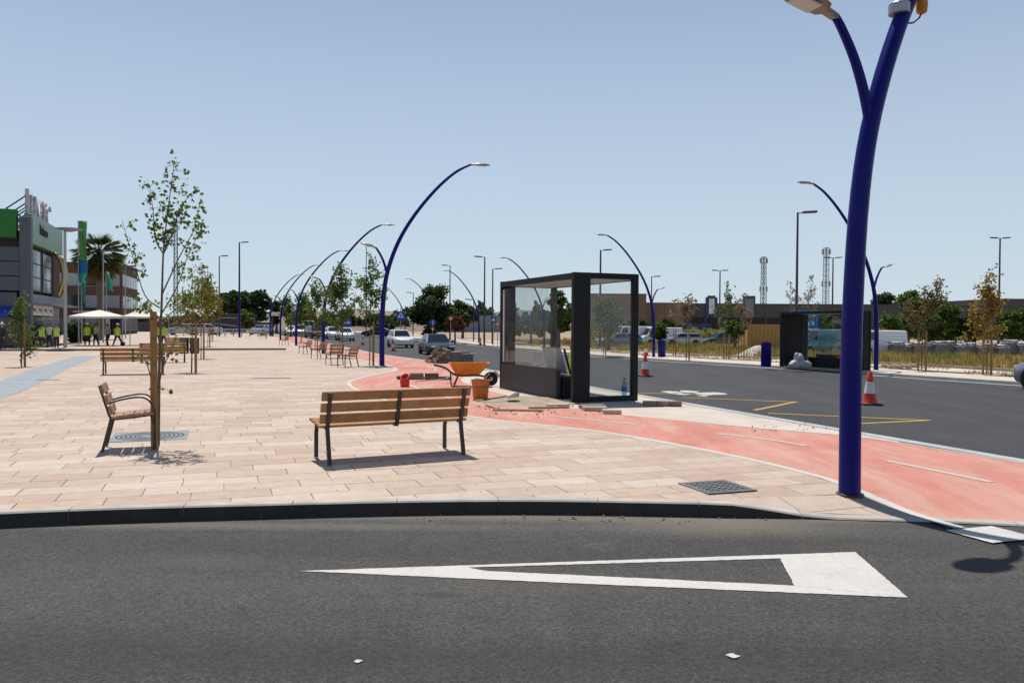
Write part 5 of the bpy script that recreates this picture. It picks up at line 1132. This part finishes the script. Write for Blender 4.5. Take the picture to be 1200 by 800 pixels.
aw = MB(); aw.prism([(-1.0, .3, 3.0), (-1.0, -1.9, 2.42), (-1.0, -1.9, 2.2), (-1.0, .3, 2.75)], (0, 0, 0), (-9, 0, 0)); aw.build('awning', 'awning_blue', shop)
def text(body, size, depth, mat, parent, mt, name='letter', gap=1.0):
    """each letter a mesh of its own, standing in local xz, advancing along local x"""
    x = 0
    for ch_ in body:
        if ch_ == ' ': x += size * .4; continue
        cu = bpy.data.curves.new('letter', 'FONT'); cu.body = ch_; cu.size = size; cu.extrude = depth / 2; o = bpy.data.objects.new('tmp', cu); col.objects.link(o)
        dg = bpy.context.evaluated_depsgraph_get(); me = bpy.data.meshes.new_from_object(o.evaluated_get(dg)); wd = o.dimensions.x; bpy.data.objects.remove(o)
        me.transform(Matrix.Translation((x, 0, 0))); me.transform(Matrix.Rotation(math.pi / 2, 4, 'X')); me.transform(mt); me.materials.clear(); me.materials.append(MATS[mat])
        q = bpy.data.objects.new(name, me); col.objects.link(q); q.parent = parent; x += (max(c.co.x for c in cu.splines[0].bezier_points) if False else wd + size * .1) * gap
# roof sign: lettering on a lattice, facing the avenue
rs = thing('roof_sign', 'steel roof sign of tall letters propped on a lattice above the mint fascia', 'sign', (BX.x, BX.y, bz), RZ)
fr_ = MB()
for y in (1.2, 3.0, 4.8, 6.6, 8.4):
    fr_.tube([(-.5, y, 8.9), (-.5, y, 10.75)], .05, 6); fr_.tube([(-.5, y, 10.7), (-2.9, y, 8.8)], .05, 6); fr_.tube([(-.5, y, 9.9), (-1.9, y, 8.8)], .04, 6); fr_.tube([(-1.7, y, 9.75), (-.5, y, 9.0)], .035, 6)
for z in (9.2, 9.9, 10.7): fr_.tube([(-.5, .9, z), (-.5, 8.7, z)], .045, 6)
fr_.tube([(-2.0, 1.0, 9.5), (-2.0, 8.6, 9.5)], .045, 6)
fr_.build('lattice', 'pole_grey', rs)
MB().box((-.42, 1.1, 10.0), (.2, .35, 2.3)).build('end_post', 'letter_steel', rs)
text('UNOEC', 2.5, .18, 'letter_steel', rs, Matrix.Translation((-.35, 1.6, 9.2)) @ Matrix.Rotation(math.pi / 2, 4, 'Z'), gap=.8)
ws = thing('facade_sign', 'small dark lettering on the mint fascia below the roof sign', 'sign', (BX.x, BX.y, bz), RZ)
text('Mbao', 1.15, .06, 'black', ws, Matrix.Translation((-.005, 3.2, 8.2)) @ Matrix.Rotation(math.pi / 2, 4, 'Z'))
# disc lamp in front of it
p = at(76.5, 55.5); dl = thing('disc_lamp', 'tall grey lamp post with a flat disc head before the shop', 'street lamp', p); hh = hgt(76.5, 268, 55.5) - p.z
MB().tube([(0, 0, 0), (0, 0, hh)], [.13, .09], 10).build('pole', 'steel_pale', dl, 50); MB().lathe([(.12, hh - .22), (.5, hh - .12), (.86, hh - .03), (.86, hh), (.5, hh + .06), (.1, hh + .08)], (.3, 0, 0), 24).build('disc_head', 'cladding_grey', dl, 50)
# flags
def flag(label, px, Y, top, banner, mats):
    p = at(px, Y); H = hgt(px, top, Y) - p.z; t = thing('flag_pole', label, 'flag', p, 0, 'flags'); MB().tube([(0, 0, 0), (0, 0, H)], [.06, .035], 8).build('pole', 'steel_pale', t, 50)
    for (z0, z1, w0, w1, m), i in zip(banner, range(9)):
        rows = []
        for k in range(7):
            u = k / 6; z = H - .05 - (z0 + (z1 - z0) * u); wd = w0 + (w1 - w0) * u; rows.append([(.05 + wd * f, .12 * math.sin(f * 5 + z * 1.5) * f, z - .25 * f * u) for f in (0, .25, .5, .75, 1)])
        o = MB().rings(rows, close=False, caps=False).build('banner', m, t, 60, fix=False); so_ = o.modifiers.new('thickness', 'SOLIDIFY'); so_.thickness = .012
    return t, H
fl, H = flag('tall vertical green banner flag with white letters beside the shop', 92, 66, 258, [(0, 3.2, .62, .68, 'flag_green'), (3.2, 4.2, .68, .62, 'flag_blue'), (4.2, 4.9, .66, .3, 'flag_teal')], None)
text('LAREM', .42, .02, 'sign_white', fl, Matrix.Translation((.2, -.12, H - 2.9)) @ Matrix.Rotation(-math.pi / 2, 4, 'Y'), name='letter')
flag('limp teal flag on the pole beside the palm', 124.5, 66, 318, [(0, 1.4, .1, .6, 'flag_teal')], None); flag('furled green flag on the second pole next to the tall banner', 95.5, 67, 262, [(4.7, 6.4, .3, .3, 'flag_teal')], None)
# parasol and peaked canopy
def parasol(label, name, px, Y, pe, pt_, wpx, peak):
    p = at(px, Y); t = thing(name, label, 'canopy', p, .25); ze, zt = hgt(px, pe, Y) - p.z, hgt(px, pt_, Y) - p.z; hw = wpx / F * Y / 2; r = hw * .92
    rows = []
    for k in range(7): u = k / 6; f = 1 - u; z = ze + (zt - ze) * (u ** (1.8 if peak else 1.0)); rows.append([(r * f * a + (.02 if f == 0 else 0) * a, r * f * b + (.02 if f == 0 else 0) * b, z - .04 * (1 if (a == 0 or b == 0) else 0)) for a, b in ((-1, -1), (0, -1), (1, -1), (1, 0), (1, 1), (0, 1), (-1, 1), (-1, 0))])
    rows = [[(x, y, ze - .16) for x, y, z in rows[0]]] + rows
    o = MB().rings(rows, caps=False).build('canopy', 'canvas', t, fix=True); o.modifiers.new('thickness', 'SOLIDIFY').thickness = .015
    for a, b in (((-.93, -.93), (.93, -.93), (.93, .93), (-.93, .93)) if peak else ((0, 0),)): MB().tube([(r * a, r * b, 0), (r * a, r * b, ze - .02 if peak else zt - .03)] if True else [], .035, 8).build('pole', 'steel_pale', t, 50)
    if not peak: MB().box((0, 0, .05), (.8, .8, .1), 0, .02).build('base', 'kerb_blue', t)
    return t
_ = (lambda a: a)
parasol('white square parasol with people standing below', 'parasol', 116, 61, 370.5, 363, 56, False); parasol('white peaked canopy beside the parasol behind the tied stake', 'peaked_canopy', 171, 62.5, 370.5, 352.5, 50, True)
# brown offices
OB = at(143, 104); ob = thing('office_building', 'brown brick offices with ribbon windows behind the palm', 'building', (OB.x, OB.y, OB.z - .2), RZ - .05); OH = hgt(143, 310, 104) - OB.z + .2
for (cx, cy, sx, sy, nm) in ((-7.5, 6.5, 15, 13, 'wall'),): MB().box((cx, cy, OH / 2), (sx, sy, OH)).build(nm, 'brick_brown', ob)
MB().box((-7.5, 6.5, OH + .06), (15.5, 13.5, .18)).build('roof', 'wall_dark', ob)
for fl_, z in enumerate((1.7, 4.55, 7.3)):
    for k in range(7): w_ = MB().box((-1.2 - k * 2.1, -.02, z), (1.85, .1, 1.5)).build('window', 'glass_sky_tone' if (k + fl_) % 3 else 'glass_dark', ob); MB().box((-1.2 - k * 2.1, -.08, z - .8), (2.0, .16, .08)).build('sill', 'cladding_grey', w_)
    for k in range(6): w_ = MB().box((.02, 1.2 + k * 2.1, z), (.1, 1.85, 1.5)).build('window', 'glass_sky_tone', ob); MB().box((.08, 1.2 + k * 2.1, z - .8), (.16, 2.0, .08)).build('sill', 'cladding_grey', w_)
MB().box((-1.5, -.9, 1.6), (.5, .5, 3.6)).build('porch_column', 'steel_pale', ob); MB().box((-3.2, -.9, 3.2), (4.2, 1.7, .2)).build('porch_roof', 'steel_pale', ob)
def block(label, name, px0, px1, Y, py_top, depth, mat, roofmat=None, cat='building', sink=.35, rz=0.0, panels=0, pm=None):
    a, b = at(px0, Y), at(px1, Y); c = (a + b) / 2; Wd = (b - a).length; z0 = min(a.z, b.z) - sink; H = hgt((px0 + px1) / 2, py_top, Y) - z0
    t = thing(name, label, cat, (c.x, c.y, z0), rz); MB().box((0, depth / 2, H / 2), (Wd, depth, H)).build('wall', mat, t); MB().box((0, depth / 2, H + .06), (Wd + .16, depth + .16, .14)).build('parapet', roofmat or mat, t)
    for k in range(panels):
        w_ = Wd / panels; MB().box((-Wd / 2 + (k + .5) * w_, -.03, H / 2 + .3), (w_ - .06, .06, H - .7), 0, .012).build('facade_panel', pm or mat, t)
    return t, Wd, H
# far left: low wall, guard rail, lattice mast
block('low brown roofed building past the offices', 'low_building', 186, 232, 150, 371, 12, 'brick_brown'); block('long low brown wall behind the staked trees', 'boundary_wall', 150, 320, 160, 378, 1.0, 'wall_grey', cat='wall')
gr_ = thing('guard_rail', 'pale metal guard rail across the far end of the plaza', 'rail', (0, 0, 0)); A_, B_ = at(196, 98), at(312, 98)
for k in range(13): p = A_.lerp(B_, k / 12); MB().box((p.x, p.y, p.z + .45), (.1, .08, 1.0)).build('post', 'steel_pale', gr_)
for z in (.62, .95): MB().box(((A_.x + B_.x) / 2, A_.y - .06, A_.z + z), ((B_ - A_).length, .05, .16), 0, .01).build('rail', 'steel_pale', gr_)
tr_ = thing('trailer', 'dark box trailer with pale stripes before the far pines', 'trailer', (*at(267, 116)[:2], at(267, 116).z + .1), .1); MB().box((0, 0, 1.75), (3.2, 2.2, 2.2), 0, .03).build('box', 'wall_dark', tr_); MB().box((0, -1.12, 1.3), (3.1, .03, .12), 0, 0, 0, .12).build('stripe', 'steel_pale', tr_); MB().box((0, -1.12, 2.3), (3.1, .03, .1)).build('stripe', 'steel_pale', tr_)
for sx in (-1, 1): w_ = MB().lathe([(.4, -.12), (.4, .12)], seg=16).build('wheel', 'tyre', tr_); w_.matrix_local = Matrix.Translation((sx * .9, -.9, .4)) @ Matrix.Rotation(math.pi / 2, 4, 'X')
pc_ = at(330, 108); pg = thing('pergola', 'pale flat roofed bus canopy at the far end of the lamps', 'canopy', pc_, RZ); MB().box((0, 0, hgt(330, 368, 108) - pc_.z), (2.7, 2.4, .45), 0, .03).build('roof', 'canvas', pg)
for a in (-1, 1):
    for b in (-1, 1): MB().box((a * 1.2, b * 1.0, 1.3), (.12, .12, 2.6)).build('post', 'pole_grey', pg)
# ================================================================== POLES AND MASTS
def pole(label, px, Y, top, heads=1, r=.09, mat='pole_grey', side=1, group='straight lamp poles'):
    p = at(px, Y); s_, t_ = ST(p.x, p.y); p.z += .12 if (s_ > 59.6 and t_ < 4.2 and s_ < 139) else 0
    H = hgt(px, top, Y) - p.z; t = thing('lamp_pole', label, 'lamp pole', p, 0, group); MB().tube([(0, 0, -.1), (0, 0, H)], [r, r * .6], 10).build('pole', mat, t, 50)
    for sx in ((side,) if heads == 1 else (-1, 1)): MB().tube([(0, 0, H - .05), (sx * .3, 0, H)], .03, 6).build('arm', mat, t); MB().box((sx * .68, 0, H + .03), (.8, .3, .12), 0, .03, 0, -.06 * sx).build('lamp_head', 'pole_grey', t)
    return t
pole('tall dark pole with single head behind the far bus shelter', 933, 46, 249, 1, .09); pole('tall twin headed pole beside the orange leafed tree', 1170, 88, 279, 2, .13); pole('twin headed car park pole between the blue panels', 843, 108, 317, 2, .12); pole('twin headed pole beside the right lattice mast', 975, 100, 302, 2, .12)
pole('dark tall pole right behind the glass shelter post', 703, 78, 293, 1, .13); pole('thin car park pole behind the brown warehouse end', 763, 98, 324, 1, .1); pole('dark pole left of the far pines on the terrace', 257, 100, 300, 1, .10); pole('tall dark blue pole in front of the far pines', 280.5, 96, 284, 1, .13, 'lamp_blue')
pole('thin grey pole behind the large round tree', 527, 105, 311, 1, .1, side=-1); pole('tall pole left of the paired far poles by the red triangle', 567.5, 84, 301, 1, .11, side=-1); pole('shorter pole right of the paired far poles', 577, 90, 315, 1, .11); pole('small dark pole on the far verge by the red shrub', 555, 100, 351, 1, .09, side=-1); pole('pale short pole with flat head near the palm', 121, 70, 294, 1, .08, 'steel_pale')
pole('pale slim pole under the palm by the offices', 147, 85, 312, 1, .07, 'steel_pale'); pole('faint far pole above the white cars', 429, 140, 287, 1, .1); pole('faint far pole right of the dense green staked tree', 400, 150, 310, 1, .1); pole('distant low lamp behind the round bushy tree', 484, 130, 343, 1, .1, side=-1)
def mast(label, px, Y, top, w_, white=False):
    p = at(px, Y); z0 = p.z - .3; H = hgt(px, top, Y) - z0; t = thing('lattice_mast', label, 'mast', (p.x, p.y, z0), .3); mb = MB(); C = [(-1, -1), (1, -1), (1, 1), (-1, 1)]; m_ = 'steel_pale' if white else 'pole_grey'
    for a, b in C: mb.tube([(a * w_ * .7, b * w_ * .7, 0), (a * w_ * .5, b * w_ * .5, H)], .07 * w_ + .02, 5)
    n = int(H / (w_ * 1.5)); 
    for k in range(n):
        za, zb = H * k / n, H * (k + 1) / n; fa, fb = w_ * (.7 - .2 * k / n), w_ * (.7 - .2 * (k + 1) / n)
        for i in range(4): a, b = C[i], C[(i + 1) % 4]; mb.tube([(a[0] * fa, a[1] * fa, za), (b[0] * fb, b[1] * fb, zb)], .05 * w_ + .012, 4); mb.tube([(a[0] * fb, a[1] * fb, zb), (b[0] * fb, b[1] * fb, zb)], .04 * w_ + .012, 4)
    mb.build('lattice', m_, t)
    for f in ((.96, .9, .6) if white is None else (.95, .58)):
        for a in range(6): an = a * math.pi / 3; MB().box((math.cos(an) * w_ * 1.15, math.sin(an) * w_ * 1.15, H * f), (.28 * w_, .28 * w_, 1.5 * w_), an).build('antenna', 'steel_pale', t)
    return t
mast('lattice phone mast with antennas above the warehouse', 894, 190, 301, .75); mast('pale lattice phone mast beside the near blue lamp', 967, 190, 290, .8, True)
ms_ = mast('slim lattice mast rising behind the foreground tree', 206, 130, 260, .45)
# ================================================================== RIGHT SIDE: WAREHOUSES, YARD
t_, Wd, H = block('long dark grey warehouse with blue signs and loading bays', 'warehouse', 800, 1215, 118, 357.5, 30, 'wall_grey', sink=.4, panels=26)
for k in range(9): MB().box((-Wd / 2 + 2.2 + k * 2.2, -.09, 2.2), (1.9, .08, 2.6)).build('loading_bay', 'black', t_)
for px, pxw in ((833, 9), (877, 14)):
    x_ = (px - 1007.5) / F * 118; MB().box((x_, -.1, H - .1), (pxw / F * 118, .4, 2.7), 0, .02).build('sign_tower', 'wall_grey', t_); MB().box((x_, -.32, H - .3), (pxw / F * 118 * .7, .05, 2.2)).build('sign_panel', 'sign_white' if px == 833 else 'cladding_grey', t_)
for px in (828, 838): MB().box(((px - 1007.5) / F * 118, -.1, H - .5), (.45, .3, 3.0)).build('fin', 'container_blue', t_)
sb = thing('blue_billboard', 'bright blue billboard with white marks behind the far shelter', 'billboard', at(943, 96), 0, 'blue billboards')
M('billboard_blue', (.02, .25, .62), .5)
for (px, py0, py1, wpx) in ((942, 363, 373, 34), (949, 375, 384.5, 18)):
    z0, z1 = hgt(px, py1, 96) - sb.location.z, hgt(px, py0, 96) - sb.location.z; pl = MB().box(((px - 943) / F * 96, -.05 if wpx > 20 else -.1, (z0 + z1) / 2), (wpx / F * 96, .1, z1 - z0)).build('panel', 'billboard_blue', sb)
    for k in range(5 if wpx > 20 else 2): MB().box(((px - 943) / F * 96 + (k - (2 if wpx > 20 else .5)) * .55, -.12 if wpx > 20 else -.17, (z0 + z1) / 2 + .1 * (k % 2)), (.3, .03, .45)).build('white_mark', 'sign_white', pl)
for a in (-1.4, 1.4): MB().box((a, .06, 1.5), (.14, .1, 3.2)).build('post', 'steel_pale', sb)
block('tan end block of the warehouse behind the white van', 'warehouse_annex', 756, 801, 116, 355.5, 30, 'wall_tan', sink=.4, panels=4); block('tall brown warehouse block seen through the shelter portal', 'warehouse_block', 692, 757, 112, 345, 30, 'wall_brown', sink=.4, panels=6); block('grey roofed hall beyond the right end of the warehouse', 'far_hall', 1165, 1290, 150, 351, 20, 'wall_grey')
block('long pale blue grey shed beyond the red shrub', 'far_shed', 500, 600, 185, 370, 20, 'hill_blue' if False else 'cladding_grey'); 
for k, (px, wpx, mt, lb) in enumerate(((816, 11, 'container_blue', 'blue shipping container next to the silver parked car'), (828, 11, 'container_blue', 'second blue shipping container by the dark green car'))):
    p = at(px, 96 + k * .5); t = thing('container', lb, 'container', p, 0, 'blue containers'); h_ = hgt(px, 380, 96) - p.z; MB().box((0, 1.2, h_ / 2), (wpx / F * 96, 2.4, h_), 0, .02).build('body', mt, t)
    for j in range(5): MB().box((-.5 + j * .25, -.02, h_ / 2), (.1, .06, h_ - .2)).build('rib', mt, t)
    MB().box((0, -.07, h_ * .6), (.5, .02, .15)).build('lettering', 'sign_white', t)
p = at(896, 72); ct = thing('skip_container', 'tan open container behind the rubble heap', 'container', p, 0); h_ = hgt(896, 381, 72) - p.z; MB().box((0, 1.2, h_ / 2), (40 / F * 72, 2.4, h_), 0, .02).build('body', 'container_tan', ct); MB().box((0, 1.2, h_ + .03), (40 / F * 72 + .1, 2.5, .1)).build('rim', 'container_tan', ct)
for j in range(9): MB().box((-1.4 + j * .35, -.03, h_ / 2), (.08, .08, h_ - .1)).build('rib', 'container_tan', ct)
heap('rubble_heap', 'pale rubble heap before the tan container', at(890, 62), 1.9, 1.2, .75, 'rubble', 3, 'rubble'); heap('rubble_heap', 'smaller pale rubble heap at the edge of the weeds', at(878, 58), 1.2, .9, .45, 'rubble', 5, 'rubble')
p = at(1042, 66); dg_ = thing('digger', 'small orange site machine beside the green trees', 'machine', p, .4); MB().box((0, 0, .75), (1.2, 1.0, .7), 0, .06).build('body', 'orange', dg_); MB().box((.1, 0, 1.45), (.7, .9, .75), 0, .05).build('cab', 'glass_dark', dg_); MB().box((.1, 0, 1.86), (.8, 1.0, .08), 0, .02).build('cab_roof', 'orange', dg_); MB().tube([(-.5, 0, .9), (-1.0, 0, 1.7), (-1.5, 0, .7)], .09, 6).build('boom', 'orange', dg_)
for s_ in (-1, 1): MB().box((0, s_ * .55, .22), (1.5, .28, .44), 0, .12).build('track', 'rubber', dg_)
# wrapped pallets
rg = random.Random(17); w0 = None
for k in range(15):
    px = 1050 + k * 12.2; p = at(px, 58 + .25 * (k % 2)); t = thing('wrapped_pallet', 'plastic wrapped pallet of blocks in the long row on the field', 'pallet', p, rg.uniform(-.08, .08) + .1, 'wrapped pallets on the field'); h_ = rg.uniform(.62, .95)
    b = bmesh.new(); bmesh.ops.create_cube(b, size=1); bmesh.ops.subdivide_edges(b, edges=b.edges[:], cuts=4, use_grid_fill=True)
    for v in b.verts: v.co = Vector((v.co.x * .80 + rg.uniform(-.02, .02), v.co.y * .8 + rg.uniform(-.02, .02), v.co.z * h_ + rg.uniform(-.03, .03) + (.04 * math.sin(v.co.x * 9) if v.co.z > .3 else 0)))
    MB().addbm(b, Matrix.Translation((0, 0, .15 + h_ / 2))).build('wrapped_load', 'pallet_load', t, 35)
    cv = MB(); n_ = 7; Z_ = [[(rg.uniform(-.015, .015) - .45 + .9 * i / (n_ - 1), -.45 + .9 * j / (n_ - 1), .15 + h_ + .045 + rg.uniform(-.015, .03) - (.16 + rg.uniform(0, .12) if i in (0, n_ - 1) or j in (0, n_ - 1) else 0)) for i in range(n_)] for j in range(n_)]
    cv.rings(Z_, close=False, caps=False); cv.build('plastic_cover', 'wrap', t, 60, fix=False).modifiers.new('thickness', 'SOLIDIFY').thickness = .006
    for a in (-.3, 0, .3): MB().box((a, 0, .06), (.12, .8, .12)).build('runner', 'board', t)
    MB().box((0, 0, .135), (.84, .84, .03)).build('deck', 'crate_dark', t)
# stacked blocks on the far pavement edge
for k in range(11):
    p = G(1036 + k * 3.6, 430 + (k % 3)); o = MB().box((0, 0, .08), (.24, .2, .16), 0, .015).build('paver', 'paver_cream' if k % 2 else 'board'); o.location = p; o.rotation_euler = (0, 0, k * .7); tag(o, 'loose tan block on the far pavement by the blue lamp base', 'paver', 'loose blocks on the far pavement')
# ================================================================== DISTANCE
def ridge(name, px0, px1, Y, base, amp, mat, seed):
    rg = random.Random(seed); n = 40; rows = [[], [], []]
    for k in range(n + 1):
        px = px0 + (px1 - px0) * k / n; x = (px - 600) / F * Y; z = hgt(px, base + amp * (math.sin(k * .5 + seed) * .5 + math.sin(k * 1.3 + seed * 2) * .3 + rg.uniform(-.15, .15)), Y)
        rows[0].append((x, Y - Y * .12, -.6)); rows[1].append((x, Y, z)); rows[2].append((x * 1.25, Y * 1.25, -.6))
    o = MB().rings(rows, close=False, caps=False).build(name, mat, None, 60, fix=False); up(o); tag(o, kind='structure')
ridge('embankment', 325, 520, 230, 364, 2, 'hill_earth', 1); ridge('hill', -250, 1500, 900, 371, 4, 'hill_blue', 2); ridge('far_hill', 320, 640, 520, 364, 3, 'hill_blue', 5)
def wood(name, label, px0, px1, Y, py0, py1, n, mat, seed, size):
    rg = random.Random(seed); mb = MB()
    for k in range(n):
        u = rg.random(); px = px0 + (px1 - px0) * u; top = py0 + (py1 - py0) * (.25 + .25 * math.sin(u * 31 + seed) + .2 * math.sin(u * 77)) ; py = top + (py1 - top) * rg.random() ** 1.2; yy = Y + rg.uniform(-4, 4); leaf(mb, Vector(((px - 600) / F * yy, yy, max(.0, hgt(px, py, yy)))), size * rg.uniform(.7, 1.3), rg, .1)
    tag(mb.build(name, mat, fix=False), label, 'trees', kind='stuff')
wood('distant_trees', 'distant dark belt of trees beyond the avenue end', 350, 480, 215, 368, 386, 3500, 'leaf_dark', 3, 1.1); wood('distant_trees', 'distant belt of trees past the brown warehouse', 540, 700, 200, 360, 386, 4500, 'leaf_dark', 6, 1.0); wood('distant_trees', 'distant trees behind the plaza edge on the left', -60, 260, 175, 368, 392, 5000, 'leaf_dark', 8, 1.0)
wood('field_bushes', 'brushy growth in front of the grey warehouse', 690, 1230, 92, 386, 396, 5200, 'leaf_grassy', 9, .45)
